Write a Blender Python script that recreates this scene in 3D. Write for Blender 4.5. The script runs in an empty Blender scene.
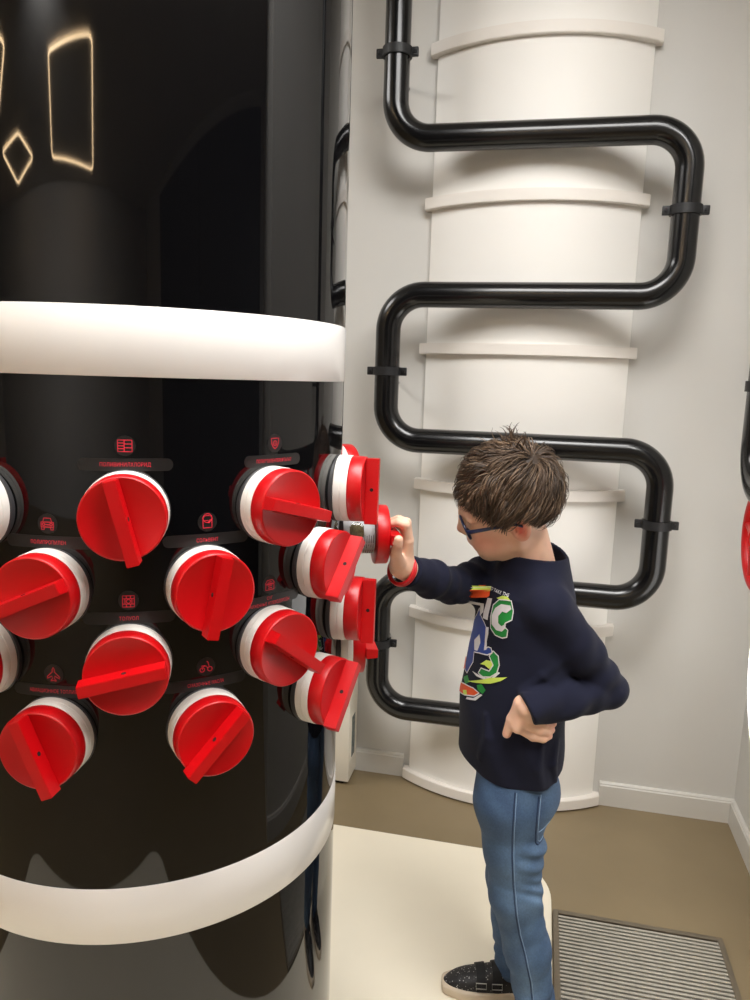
import bpy, bmesh, math, random
import numpy as np
from mathutils import Vector, Matrix
from mathutils.bvhtree import BVHTree

S = bpy.context.scene
COL = S.collection
PI = math.pi
random.seed(7)

# ------------------------------------------------------------------ camera
PITCH, ROLL = math.radians(9.328), math.radians(1.798)
cp, sp, cr, sr = math.cos(PITCH), math.sin(PITCH), math.cos(ROLL), math.sin(ROLL)
cam_d = bpy.data.cameras.new('camera')
cam_d.sensor_fit = 'VERTICAL'
cam_d.sensor_height = 36.0
cam_d.lens = 27.0
cam_d.clip_start = 0.02
cam = bpy.data.objects.new('camera', cam_d)
COL.objects.link(cam)
right = Vector((cr, sr * sp, sr * cp))
up = Vector((-sr, cr * sp, cr * cp))
back = Vector((0, -cp, sp))
cam.matrix_world = Matrix(((right.x, up.x, back.x, 0), (right.y, up.y, back.y, 0), (right.z, up.z, back.z, 1.4), (0, 0, 0, 1)))
S.camera = cam

# ------------------------------------------------------------------ light and exposure
S.view_settings.view_transform = 'Standard'
S.view_settings.look = 'None'
S.view_settings.gamma = 1.0
S.view_settings.use_curve_mapping = False
S.view_settings.exposure = 0.0
S.cycles.use_denoising = True
S.cycles.max_bounces = 8

w = bpy.data.worlds.new('world')
S.world = w
w.use_nodes = True
w.node_tree.nodes['Background'].inputs[0].default_value = (0.9, 0.93, 1.0, 1)
w.node_tree.nodes['Background'].inputs[1].default_value = 0.05

def area(name, loc, size, power, col=(1, 0.95, 0.87), target=None, shape='DISK', spread=180):
    l = bpy.data.lights.new(name, 'AREA')
    l.shape = shape
    l.size = size
    l.energy = power
    l.color = col
    l.spread = math.radians(spread)
    o = bpy.data.objects.new(name, l)
    COL.objects.link(o)
    o.location = loc
    if target is not None:
        o.rotation_euler = (Vector(target) - Vector(loc)).to_track_quat('-Z', 'Y').to_euler()
    return o
CEIL = 3.0
LC_ = (1, 0.982, 0.962)
area('ceiling_and_fill_light', (0.15, 0.95, CEIL - 0.03), 1.35, 64, LC_, target=(0.25, 1.3, 0.2), spread=150)
area('ceiling_and_fill_light', (0.95, 0.12, CEIL - 0.03), 0.9, 50, LC_, target=(0.6, 0.7, 0.8))  # added fill from the camera side, not a known fitting
area('ceiling_and_fill_light', (-0.9, 0.0, CEIL - 0.03), 1.2, 18, LC_, target=(-0.7, 0.4, 0))
area('ceiling_and_fill_light', (-1.5, -1.2, CEIL - 0.03), 0.5, 110, LC_, target=(-3.2, -5.5, 1.0), spread=110)  # added wall wash, brightens the hall wall that the column mirrors
area('ceiling_and_fill_light', (-2.2, 1.6, CEIL - 0.03), 1.4, 50, LC_, target=(-2.0, 1.5, 0))

# ------------------------------------------------------------------ helpers
def lin(c):
    c = c / 255.0
    return c / 12.92 if c <= 0.04045 else ((c + 0.055) / 1.055) ** 2.4
def rgb(r, g, b):
    return (lin(r), lin(g), lin(b), 1.0)

def mat(name, color, rough=0.5, metal=0.0, spec=0.5, coat=0.0, emit=None, estr=0.0, trans=0.0, ior=1.5, sss=0.0, sheen=0.0,
        noise=0.0, nscale=20.0, bump=0.0, bscale=200.0, attr=None):
    m = bpy.data.materials.new(name)
    m.use_nodes = True
    nt = m.node_tree
    b = nt.nodes['Principled BSDF']
    b.inputs['Base Color'].default_value = color
    b.inputs['Roughness'].default_value = rough
    b.inputs['Metallic'].default_value = metal
    b.inputs['IOR'].default_value = ior
    b.inputs['Specular IOR Level'].default_value = spec
    b.inputs['Coat Weight'].default_value = coat
    b.inputs['Transmission Weight'].default_value = trans
    b.inputs['Subsurface Weight'].default_value = sss
    if sss:
        b.inputs['Subsurface Radius'].default_value = (0.012, 0.005, 0.003)
        b.inputs['Subsurface Scale'].default_value = 1.0
    if sheen:
        b.inputs['Sheen Weight'].default_value = sheen
        b.inputs['Sheen Roughness'].default_value = 0.5
    if emit:
        b.inputs['Emission Color'].default_value = emit
        b.inputs['Emission Strength'].default_value = estr
    src = None
    if attr:
        a = nt.nodes.new('ShaderNodeVertexColor')
        a.layer_name = attr
        src = a.outputs['Color']
    if noise or bump:
        tc = nt.nodes.new('ShaderNodeTexCoord')
    if noise:
        n = nt.nodes.new('ShaderNodeTexNoise')
        n.inputs['Scale'].default_value = nscale
        n.inputs['Detail'].default_value = 4
        nt.links.new(tc.outputs['Object'], n.inputs['Vector'])
        r = nt.nodes.new('ShaderNodeMapRange')
        r.inputs['From Min'].default_value = 0.3
        r.inputs['From Max'].default_value = 0.7
        r.inputs['To Min'].default_value = 1 - noise
        r.inputs['To Max'].default_value = 1 + noise
        nt.links.new(n.outputs['Fac'], r.inputs['Value'])
        mx = nt.nodes.new('ShaderNodeVectorMath')
        mx.operation = 'SCALE'
        if src:
            nt.links.new(src, mx.inputs[0])
        else:
            mx.inputs[0].default_value = color[:3]
        nt.links.new(r.outputs['Result'], mx.inputs['Scale'])
        src = mx.outputs['Vector']
    if src:
        nt.links.new(src, b.inputs['Base Color'])
    if bump:
        n2 = nt.nodes.new('ShaderNodeTexNoise')
        n2.inputs['Scale'].default_value = bscale
        n2.inputs['Detail'].default_value = 3
        nt.links.new(tc.outputs['Object'], n2.inputs['Vector'])
        bp = nt.nodes.new('ShaderNodeBump')
        bp.inputs['Strength'].default_value = bump
        bp.inputs['Distance'].default_value = 0.002
        nt.links.new(n2.outputs['Fac'], bp.inputs['Height'])
        nt.links.new(bp.outputs['Normal'], b.inputs['Normal'])
    return m

M = {}
M['wall'] = mat('painted_wall', rgb(208, 206, 201), 0.6, noise=0.02, nscale=3, bump=0.08, bscale=350)
M['hall'] = mat('hall_wall', rgb(190, 189, 187), 0.7, noise=0.03, nscale=2)
M['unseen_dark_panel'] = mat('dark_panel_charcoal', rgb(40, 43, 50), 0.5, noise=0.04, nscale=5)  # for the added panels that keep the column's reflection dark
M['ceiling'] = mat('ceiling_paint', rgb(222, 221, 219), 0.8, noise=0.02, nscale=2)
M['skirting'] = mat('skirting_paint', rgb(210, 207, 200), 0.45, noise=0.01, nscale=5)
M['floor'] = mat('resin_floor', rgb(132, 116, 88), 0.38, noise=0.05, nscale=6, bump=0.03, bscale=60)
M['platform'] = mat('cream_platform', rgb(243, 234, 213), 0.35, noise=0.02, nscale=5)
M['panel'] = mat('panel_white', rgb(243, 240, 234), 0.5, noise=0.01, nscale=4)
M['rib'] = mat('rib_white', rgb(236, 230, 222), 0.45, noise=0.01, nscale=4)
M['pipe'] = mat('black_pipe', rgb(12, 12, 13), 0.22, coat=0.15, noise=0.1, nscale=12)
M['clamp'] = mat('clamp_black', rgb(22, 22, 24), 0.5, bump=0.1, bscale=300)
M['bolt'] = mat('clamp_bolt', rgb(34, 34, 36), 0.4, metal=0.3, noise=0.05)
M['gloss_black'] = mat('gloss_black', rgb(9, 9, 11), 0.03, noise=0.05, nscale=4)
M['band'] = mat('band_white', rgb(236, 233, 230), 0.16, noise=0.01, nscale=4)
M['plate'] = mat('label_grey', rgb(24, 23, 23), 0.4, noise=0.05, nscale=50)
M['red_print'] = mat('print_red', rgb(214, 44, 64), 0.5, noise=0.05, nscale=80)
M['red'] = mat('red_plastic', rgb(192, 3, 12), 0.36, noise=0.05, nscale=14, bump=0.03, bscale=150)
M['hole'] = mat('pin_hole', rgb(25, 4, 5), 0.8, noise=0.05)
M['collar'] = mat('collar_white', rgb(232, 229, 222), 0.4, noise=0.02, nscale=25)
M['gasket'] = mat('gasket_grey', rgb(58, 58, 60), 0.45, noise=0.05, nscale=40)
M['paper'] = mat('label_paper', rgb(226, 226, 226), 0.4, noise=0.02, nscale=60)
M['ink'] = mat('label_ink', rgb(120, 100, 105), 0.6, noise=0.1, nscale=200)
M['grain'] = mat('olive_grain', rgb(112, 104, 62), 0.6, noise=0.5, nscale=260, bump=0.5, bscale=400)
M['glass'] = mat('jar_glass', (0.95, 0.97, 0.96, 1), 0.03, trans=1.0, ior=1.45, noise=0.01)
M['steel'] = mat('brushed_steel', rgb(182, 177, 165), 0.38, metal=0.35, noise=0.08, nscale=30)
M['steel_frame'] = mat('steel_frame', rgb(128, 118, 102), 0.4, metal=0.6, noise=0.06, nscale=30)
M['pit'] = mat('near_black_base', rgb(16, 15, 14), 0.8, noise=0.1)
M['cabinet'] = mat('cabinet_white', rgb(234, 228, 214), 0.45, noise=0.01, nscale=8)
M['screen'] = mat('meter_window', rgb(96, 108, 108), 0.2, noise=0.35, nscale=90)
M['led'] = mat('led_strip', (1, 0.8, 0.55, 1), 0.5, emit=(1, 0.72, 0.42, 1), estr=22.0, noise=0.01)
M['lamp'] = mat('lamp_diffuser', (1, 1, 1, 1), 0.4, emit=(1, 0.98, 0.95, 1), estr=2.2, noise=0.01)

def obj(name, bm, material, parent=None, smooth=True, angle=40):
    me = bpy.data.meshes.new(name)
    bm.to_mesh(me)
    bm.free()
    for mm in (material if isinstance(material, (list, tuple)) else [material]):
        me.materials.append(mm)
    if smooth:
        me.polygons.foreach_set('use_smooth', [True] * len(me.polygons))
        try:
            me.set_sharp_from_angle(angle=math.radians(angle))
        except Exception:
            pass
    o = bpy.data.objects.new(name, me)
    COL.objects.link(o)
    if parent:
        o.parent = parent
    return o

def tag(o, label=None, cat=None, group=None, kind=None):
    if label: o['label'] = label
    if cat: o['category'] = cat
    if group: o['group'] = group
    if kind: o['kind'] = kind
    return o

WORLD = {}
def empty(name, label, cat, loc=(0, 0, 0), rot=None, group=None):
    o = bpy.data.objects.new(name, None)
    COL.objects.link(o)
    o.empty_display_size = 0.05
    WORLD[o.name] = (rot.to_4x4() if rot is not None else Matrix.Identity(4))
    WORLD[o.name].translation = Vector(loc)
    if rot is not None:
        m = rot.to_4x4()
        m.translation = Vector(loc)
        o.matrix_world = m
    else:
        o.location = loc
    return tag(o, label, cat, group)

def pobj(name, bm, m, parent, **k):                 # a part whose mesh is written in world coordinates
    o = obj(name, bm, m, None, **k)
    o.parent = parent
    if parent.name in WORLD:
        o.matrix_parent_inverse = WORLD[parent.name].inverted()
    return o

def box(bm, lo, hi, mtx=None, bev=0.0, mi=0):
    vs = [bm.verts.new(Vector((x, y, z))) for x in (lo[0], hi[0]) for y in (lo[1], hi[1]) for z in (lo[2], hi[2])]
    F = [(0, 1, 3, 2), (4, 6, 7, 5), (0, 4, 5, 1), (2, 3, 7, 6), (0, 2, 6, 4), (1, 5, 7, 3)]
    fs = [bm.faces.new([vs[i] for i in f]) for f in F]
    for f in fs: f.material_index = mi
    geom = vs
    if bev:
        es = list({e for f in fs for e in f.edges})
        r = bmesh.ops.bevel(bm, geom=es, offset=bev, segments=2, profile=0.6, affect='EDGES')
        geom = list({v for f in r['faces'] for v in f.verts} | {v for v in vs if v.is_valid})
    if mtx is not None:
        bmesh.ops.transform(bm, matrix=mtx, verts=[v for v in geom if v.is_valid])
    return bm

def lathe(bm, prof, seg=64, mtx=None, mi=0, close=False):
    rings = []
    for r, z in prof:
        if r < 1e-6:
            rings.append([bm.verts.new((0, 0, z))])
        else:
            rings.append([bm.verts.new((r * math.cos(2 * PI * i / seg), r * math.sin(2 * PI * i / seg), z)) for i in range(seg)])
    pairs = list(zip(rings[:-1], rings[1:]))
    if close: pairs.append((rings[-1], rings[0]))
    for a, b in pairs:
        for i in range(seg):
            j = (i + 1) % seg
            if len(a) == 1 and len(b) == 1: continue
            if len(a) == 1: f = bm.faces.new([a[0], b[j], b[i]])
            elif len(b) == 1: f = bm.faces.new([a[i], a[j], b[0]])
            else: f = bm.faces.new([a[i], a[j], b[j], b[i]])
            f.material_index = mi
    if mtx is not None:
        bmesh.ops.transform(bm, matrix=mtx, verts=[v for r in rings for v in r])
    return bm

def tube(bm, pts, rad, seg=20, closed=False, mi=0, cap=True):
    pts = [Vector(p) for p in pts]
    n = len(pts)
    rads = rad if isinstance(rad, (list, tuple)) else [rad] * n
    rings = []
    nrm = None
    for i, p in enumerate(pts):
        a = pts[(i - 1) % n] if (i > 0 or closed) else p
        b = pts[(i + 1) % n] if (i < n - 1 or closed) else p
        t = (b - a).normalized()
        if nrm is None:
            nrm = t.orthogonal().normalized()
        nrm = (nrm - t * nrm.dot(t)).normalized()
        bn = t.cross(nrm)
        rings.append([bm.verts.new(p + (nrm * math.cos(2 * PI * k / seg) + bn * math.sin(2 * PI * k / seg)) * rads[i]) for k in range(seg)])
    for i in range(n if closed else n - 1):
        a, b = rings[i], rings[(i + 1) % n]
        sh = 0
        if closed and i == n - 1:
            sh = min(range(seg), key=lambda s: (a[0].co - b[s].co).length)
        for k in range(seg):
            f = bm.faces.new([a[k], a[(k + 1) % seg], b[(k + 1 + sh) % seg], b[(k + sh) % seg]])
            f.material_index = mi
    if cap and not closed:
        f = bm.faces.new(rings[0][::-1]); f.material_index = mi
        f = bm.faces.new(rings[-1]); f.material_index = mi
    return bm

def fillet(pts, r, n=10):
    pts = [Vector(p) for p in pts]
    out = [pts[0]]
    for i in range(1, len(pts) - 1):
        p = pts[i]
        a = (pts[i - 1] - p); b = (pts[i + 1] - p)
        ua, ub = a.normalized(), b.normalized()
        ang = ua.angle(ub)
        rr = r[i] if isinstance(r, (list, tuple)) else r
        d = rr / math.tan(ang / 2)
        c = p + (ua + ub).normalized() * (rr / math.sin(ang / 2))
        s = p + ua * d - c; e = p + ub * d - c
        tot = s.angle(e)
        ax = s.cross(e).normalized()
        for k in range(n + 1):
            out.append(c + Matrix.Rotation(tot * k / n, 3, ax) @ s)
    out.append(pts[-1])
    return out

# ------------------------------------------------------------------ room
A12 = math.radians(-12.2)
E1 = Vector((math.cos(A12), math.sin(A12), 0))      # along the back wall, to the right
E2 = Vector((E1.y, -E1.x, 0))                       # out of the back wall, into the room
K = Vector((1.183, 2.247, 0)) - E2 * 0.014          # far right corner of the room
RM = Matrix(((E1.x, -E2.x, 0), (E1.y, -E2.y, 0), (0, 0, 1)))   # local x along the wall, local -y into the room
def RW(u, o, z):                                    # u along back wall from the corner, o out from the back wall
    return K + E1 * u + E2 * o + Vector((0, 0, z))
def room_mtx(u=0, o=0, z=0):
    m = RM.to_4x4()
    m.translation = RW(u, o, z)
    return m
UL, OD = -7.2, 8.0
def rbox(name, u0, u1, o0, o1, z0, z1, material, bev=0.0):
    bm = bmesh.new()
    box(bm, (u0, -o1, z0), (u1, -o0, z1), room_mtx(), bev)
    return tag(obj(name, bm, material, smooth=False), kind='structure')
UR, OE = 2.6, 1.35                                   # the room widens to the right beyond the short right wall
rbox('floor', UL - 0.1, UR + 0.1, -0.1, OD + 0.1, -0.1, 0, M['floor'])
rbox('ceiling', UL - 0.1, UR + 0.1, -0.1, OD + 0.1, CEIL, CEIL + 0.1, M['ceiling'])
WX = 0.014                                          # plane of the right wall
rbox('wall_back', UL, WX, -0.1, 0, 0, CEIL, M['wall'])
rbox('wall_right', WX, 0.1 + WX, -0.1, OE, 0, CEIL, M['wall'])
rbox('wall_return', WX + 0.1, UR, OE - 0.1, OE, 0, CEIL, M['wall'])
rbox('wall_side', UR, UR + 0.1, OE - 0.1, OD, 0, CEIL, M['hall'])
rbox('wall_left', UL - 0.1, UL, -0.1, OD, 0, CEIL, M['hall'])
rbox('wall_front', UL - 0.1, UR + 0.1, OD, OD + 0.1, 0, CEIL, M['hall'])
def skirting(name, a0, a1, along_back):
    bm = bmesh.new()
    prof = [(0, 0), (0.014, 0), (0.014, 0.070), (0.011, 0.073), (0.011, 0.077), (0.007, 0.081), (0, 0.081)]
    rows = []
    for a in (a0, a1):
        rows.append([bm.verts.new(RW(a, d, z) if along_back else RW(WX - d, a, z)) for d, z in prof])
    n = len(prof)
    for i in range(n):
        bm.faces.new([rows[0][i], rows[0][(i + 1) % n], rows[1][(i + 1) % n], rows[1][i]])
    bm.faces.new(rows[0][::-1]); bm.faces.new(rows[1])
    bmesh.ops.recalc_face_normals(bm, faces=bm.faces)
    return tag(obj(name, bm, M['skirting'], smooth=False), kind='structure')
def unseen_dark_panel(name, o0, o1, z1):  # added out of view to darken what the column mirrors
    bm = bmesh.new()
    box(bm, (UR - 0.03, -o1, 0.0), (UR, -o0, z1), room_mtx(), 0.004)
    return tag(obj(name, bm, M['unseen_dark_panel'], smooth=False), kind='structure')
unseen_dark_panel('unseen_dark_panel_1', 1.5, 4.0, 2.9)
unseen_dark_panel('unseen_dark_panel_2', 4.005, 6.5, 2.9)
skirting('baseboard_back', -0.4075, WX, True)
skirting('baseboard_left', UL, -1.0785, True)
skirting('baseboard_right', 0.0141, OE, False)

# ------------------------------------------------------------------ bowed white panel with ribs
PU = -0.743
def arc(hw, sag, n=28):
    r = (hw * hw + sag * sag) / (2 * sag)
    a = math.asin(hw / r)
    return [(r * math.sin(-a + 2 * a * i / n), r * math.cos(-a + 2 * a * i / n) - (r - sag)) for i in range(n + 1)]
def arc_solid(bm, hw, sag, base, z0, z1):
    pts = [(PU - hw, 0.0)] + [(PU + x, base + y) for x, y in arc(hw, sag)] + [(PU + hw, 0.0)]
    lo = [bm.verts.new(RW(u, o, z0)) for u, o in pts]
    hi = [bm.verts.new(RW(u, o, z1)) for u, o in pts]
    n = len(pts)
    for i in range(n):
        bm.faces.new([lo[i], lo[(i + 1) % n], hi[(i + 1) % n], hi[i]])
    bm.faces.new(lo[::-1]); bm.faces.new(hi)
    bmesh.ops.recalc_face_normals(bm, faces=bm.faces)
panel = empty('wall_panel', 'tall bowed white panel with raised horizontal ribs on the back wall', 'panel', RW(PU, 0, 0))
bm = bmesh.new(); arc_solid(bm, 0.313, 0.105, 0.016, 0.03, CEIL)
pobj('panel_face', bm, M['panel'], panel)
for z in (0.022, 0.615, 1.055, 1.493, 1.935, 2.380, 2.82):
    bm = bmesh.new(); arc_solid(bm, 0.334, 0.108, 0.030, z - 0.016, z + 0.018)
    es = [e for e in bm.edges if abs(e.verts[0].co.z - e.verts[1].co.z) < 1e-5]
    bmesh.ops.bevel(bm, geom=es, offset=0.0016, segments=2, affect='EDGES')
    pobj('rib', bm, M['rib'], panel)

# ------------------------------------------------------------------ serpentine pipe
PO, PR = 0.178, 0.0375
UA, UB = -1.150, -0.331
zs = [2.085, 1.646, 1.210, 0.769, 0.334]
def PP(u, z): return RW(u, PO, z)
pth = [PP(UA, CEIL), PP(UA, zs[0]), PP(UB, zs[0]), PP(UB, zs[1]), PP(UA, zs[1]), PP(UA, zs[2]), PP(UB, zs[2]), PP(UB, zs[3]), PP(UA, zs[3]), PP(UA, zs[4]), PP(-0.66, zs[4]), RW(-0.66, 0.06, zs[4])]
rr = [0.105] * len(pth); rr[-2] = 0.06
pipe = empty('serpentine_pipe', 'glossy black pipe zigzagging across the ribbed white panel', 'pipe', PP(UA, zs[4]))
bm = bmesh.new(); tube(bm, fillet(pth, rr, 14), PR, 28)
pobj('pipe_tube', bm, M['pipe'], pipe, angle=60)
def clamp_bm(P, axis_u, axis_o, R, reach):
    """strap round a vertical pipe with an ear at either side and a stand-off to the wall"""
    bm = bmesh.new()
    hw = 0.0125
    prof = []
    ring = []
    for rad in (R + 0.0005, R + 0.0055):
        for h in (-hw, hw):
            ring.append([bm.verts.new(P + axis_u * (rad * math.cos(t)) + axis_o * (rad * math.sin(t)) + Vector((0, 0, h))) for t in [2 * PI * i / 36 for i in range(36)]])
    order = [0, 1, 3, 2]
    for a, b in zip(order, order[1:] + order[:1]):
        for i in range(36):
            j = (i + 1) % 36
            bm.faces.new([ring[a][i], ring[a][j], ring[b][j], ring[b][i]])
    bmesh.ops.recalc_face_normals(bm, faces=bm.faces)
    m = Matrix((axis_u, axis_o, Vector((0, 0, 1)))).transposed().to_4x4()
    m.translation = P
    for s in (-1, 1):
        x0, x1 = sorted((s * (R + 0.002), s * (R + 0.024)))
        box(bm, (x0, -0.006, -hw), (x1, 0.006, hw), m, 0.003)
    return bm, m
def bolt_bm(m, s, R):
    bm = bmesh.new()
    mm = m @ Matrix.Translation((s * (R + 0.015), 0.006, 0)) @ Matrix.Rotation(-PI / 2, 4, 'X')
    lathe(bm, [(0.0055, -0.001), (0.0055, 0.002), (0.004, 0.0035), (0.002, 0.0035), (0.002, 0.002), (0, 0.002)], 12, mm)
    return bm
def standoff_bm(P, axis_o, reach):
    bm = bmesh.new()
    tube(bm, [P - axis_o * 0.034, P - axis_o * (reach - 0.001)], 0.007, 12)
    return bm
for u, z in ((UA, 2.318), (UB, 1.875), (UA, 1.418), (UB, 0.999), (UA, 0.552)):
    b, m = clamp_bm(PP(u, z), E1, E2, PR, PO)
    c = pobj('clamp', b, M['clamp'], pipe, smooth=True)
    for s in (-1, 1):
        o = obj('bolt', bolt_bm(m, s, PR), M['bolt']); o.parent = c
    o = obj('stand_off', standoff_bm(PP(u, z - 0.035), E2, PO), M['clamp']); o.parent = c
    o.matrix_parent_inverse = Matrix.Identity(4)

# ------------------------------------------------------------------ low platform, floor grate, white cabinet
def rounded_slab(bm, u0, u1, o0, o1, z0, z1, radii, bev=0.003):
    """radii for the corners (u0,o0) (u1,o0) (u1,o1) (u0,o1)"""
    cs = [(u0, o0, radii[0], 180), (u1, o0, radii[1], 270), (u1, o1, radii[2], 0), (u0, o1, radii[3], 90)]
    pts = []
    for u, o, r, a0 in cs:
        cu = u + (r if u == u0 else -r); co = o + (r if o == o0 else -r)
        for k in range(13):
            a = math.radians(a0 + 90 * k / 12)
            pts.append((cu + r * math.cos(a), co + r * math.sin(a)))
    lo = [bm.verts.new(RW(u, o, z0)) for u, o in pts]
    hi = [bm.verts.new(RW(u, o, z1)) for u, o in pts]
    n = len(pts)
    for i in range(n):
        bm.faces.new([lo[i], lo[(i + 1) % n], hi[(i + 1) % n], hi[i]])
    bm.faces.new(lo[::-1]); top = bm.faces.new(hi)
    bmesh.ops.recalc_face_normals(bm, faces=bm.faces)
    bmesh.ops.bevel(bm, geom=list(top.edges), offset=bev, segments=2, affect='EDGES')
PZ = 0.008
bm = bmesh.new()
rounded_slab(bm, -2.05, -0.568, 0.366, 2.6, 0.0, PZ, (0.12, 0.18, 0.13, 0.12))
tag(obj('platform', bm, M['platform']), 'low cream platform under the black column and the child', 'platform')

g = empty('floor_grate', 'rectangular metal slatted ventilation grate lying on the brown floor', 'grate', RW(-0.37, 0.9, 0))
gu0, gu1, go0, go1 = -0.5645, -0.1415, 0.588, 1.22
bm = bmesh.new()
m = room_mtx()
fw, fz = 0.014, 0.012
for lo, hi in (((gu0, -go1), (gu0 + fw, -go0)), ((gu1 - fw, -go1), (gu1, -go0)), ((gu0 + fw, -go0 - fw), (gu1 - fw, -go0)), ((gu0 + fw, -go1), (gu1 - fw, -go1 + fw))):
    box(bm, (lo[0], lo[1], 0), (hi[0], hi[1], fz), m, 0.001)
pobj('frame', bm, M['steel_frame'], g)
bm = bmesh.new(); box(bm, (gu0 + fw, -go1 + fw, 0.0002), (gu1 - fw, -go0 - fw, 0.0012), m)  # black plate stands in for the shaded gap below the slats
pobj('gap_shade_plate', bm, M['pit'], g)
bm = bmesh.new()
o = go0 + fw + 0.009
while o < go1 - fw - 0.006:
    box(bm, (gu0 + fw + 0.0002, -o - 0.0033, 0.0055), (gu1 - fw - 0.0002, -o + 0.0033, 0.0105), m)
    o += 0.0128
pobj('slats', bm, M['steel'], g, smooth=False)
for u in (gu0 + 0.075, gu0 + 0.215, gu0 + 0.35):
    bm = bmesh.new(); box(bm, (u - 0.004, -go1 + fw, 0.0014), (u + 0.004, -go0 - fw, 0.0054), m)
    pobj('cross_bar', bm, M['steel_frame'], g, smooth=False)

cb = empty('wall_cabinet', 'small white box cabinet with a dark meter window behind the column', 'cabinet', RW(-1.36, 0.05, 0.0))
cu1, cod = -1.250, 0.125
bm = bmesh.new(); box(bm, (cu1 - 0.30, -cod, 0.012), (cu1, -0.0145, 0.43), m, 0.004)
pobj('body', bm, M['cabinet'], cb)
bm = bmesh.new(); box(bm, (cu1 - 0.27, -cod + 0.012, 0), (cu1 - 0.02, -0.02, 0.0125), m)
pobj('plinth', bm, M['pit'], cb)
bm = bmesh.new()
box(bm, (cu1 - 0.0005, -0.108, 0.085), (cu1 + 0.0022, -0.050, 0.25), m, 0.001)
wf = pobj('meter_frame', bm, M['cabinet'], cb)
bm = bmesh.new(); box(bm, (cu1 + 0.0018, -0.100, 0.093), (cu1 + 0.0028, -0.058, 0.242), m)
o = obj('meter_window', bm, M['screen']); o.parent = wf

# ------------------------------------------------------------------ black column
AX, AY, R = -0.3833, 1.25, 0.326
colm = empty('display_column', 'large glossy black cylindrical column with two white bands and red writing', 'column', (AX, AY, PZ))
bm = bmesh.new()
zc = [PZ, PZ + 0.002, 0.60, 0.70, 0.92, 1.12, 1.39, 1.48, 2.0, CEIL - 0.001]
lathe(bm, [(0, PZ + 0.0004)] + [(R, z) for z in zc] + [(0, CEIL - 0.001)], 256, Matrix.Translation((AX, AY, 0)))
pobj('drum', bm, M['gloss_black'], colm)
for z0, z1 in ((1.3905, 1.4760), (0.6115, 0.6960)):
    bm = bmesh.new()
    lathe(bm, [(R - 0.002, z0), (R + 0.0008, z0), (R + 0.0014, z0 + 0.0008), (R + 0.0014, z1 - 0.0008), (R + 0.0008, z1), (R - 0.002, z1)], 256, Matrix.Translation((AX, AY, 0)))
    pobj('white_band', bm, M['band'], colm)

TH0, DTH = math.radians(-77.65), math.radians(17.2535)
ZR = [1.2212, 1.1205, 1.0215, 0.9209]
def wrap(th, s, z, off):
    a = th + s / R
    return Vector((AX + (R + off) * math.cos(a), AY + (R + off) * math.sin(a), z))
def socket(th, z, off=0.0):
    n = Vector((math.cos(th), math.sin(th), 0))
    x = Vector((-math.sin(th), math.cos(th), 0))
    m = Matrix((x, Vector((0, 0, 1)), n)).transposed()
    return Vector((AX, AY, z)) + n * (R + off), m

# the mesh of one jar, written once: local z points out of the column
def collar_bm():
    bm = bmesh.new()
    lathe(bm, [(0.030, 0.002), (0.0524, 0.002), (0.0534, 0.003), (0.0534, 0.0125), (0.0526, 0.0131), (0.0534, 0.0137), (0.0534, 0.0225), (0.0526, 0.0238), (0.030, 0.0238)], 72)
    return bm
def cap_bm():
    bm = bmesh.new()
    lathe(bm, [(0, 0.0238), (0.0512, 0.0238), (0.0524, 0.0246), (0.0528, 0.026), (0.0522, 0.0452), (0.0512, 0.0466), (0.0500, 0.0470), (0.0492, 0.0466), (0, 0.0466)], 80)
    return bm
def handle_bm():
    bm = bmesh.new()
    vs = []
    z0, z1 = 0.0464, 0.0672
    for x, h in ((-0.0500, 0.0), (0.0560, 0.0)):
        vs.append([bm.verts.new((x, y, z)) for y, z in ((-0.0092, z0), (0.0092, z0), (0.0076, z1), (-0.0076, z1))])
    a, b = vs
    for i in range(4):
        bm.faces.new([a[i], a[(i + 1) % 4], b[(i + 1) % 4], b[i]])
    bm.faces.new(a[::-1]); bm.faces.new(b)
    bmesh.ops.recalc_face_normals(bm, faces=bm.faces)
    bmesh.ops.bevel(bm, geom=list(bm.edges), offset=0.0007, segments=2, affect='EDGES')
    for s in (-1, 1):
        tilt = math.atan2(0.0016, 0.0208)
        mm = Matrix.Translation((0.0, s * 0.0084, 0.0568)) @ Matrix.Rotation(-s * (PI / 2 - tilt), 4, 'X')
        lathe(bm, [(0.0029, -0.003), (0.0029, 0.00025), (0, 0.00025)], 16, mm, mi=1)
    return bm
def gasket_bm():
    bm = bmesh.new()
    lathe(bm, [(0.034, -0.013), (0.0530, -0.013), (0.0542, -0.011), (0.0542, 0.0008), (0.0528, 0.002), (0.034, 0.002)], 64, close=True)
    return bm
me_collar = me_cap = me_handle = me_gasket = None
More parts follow.
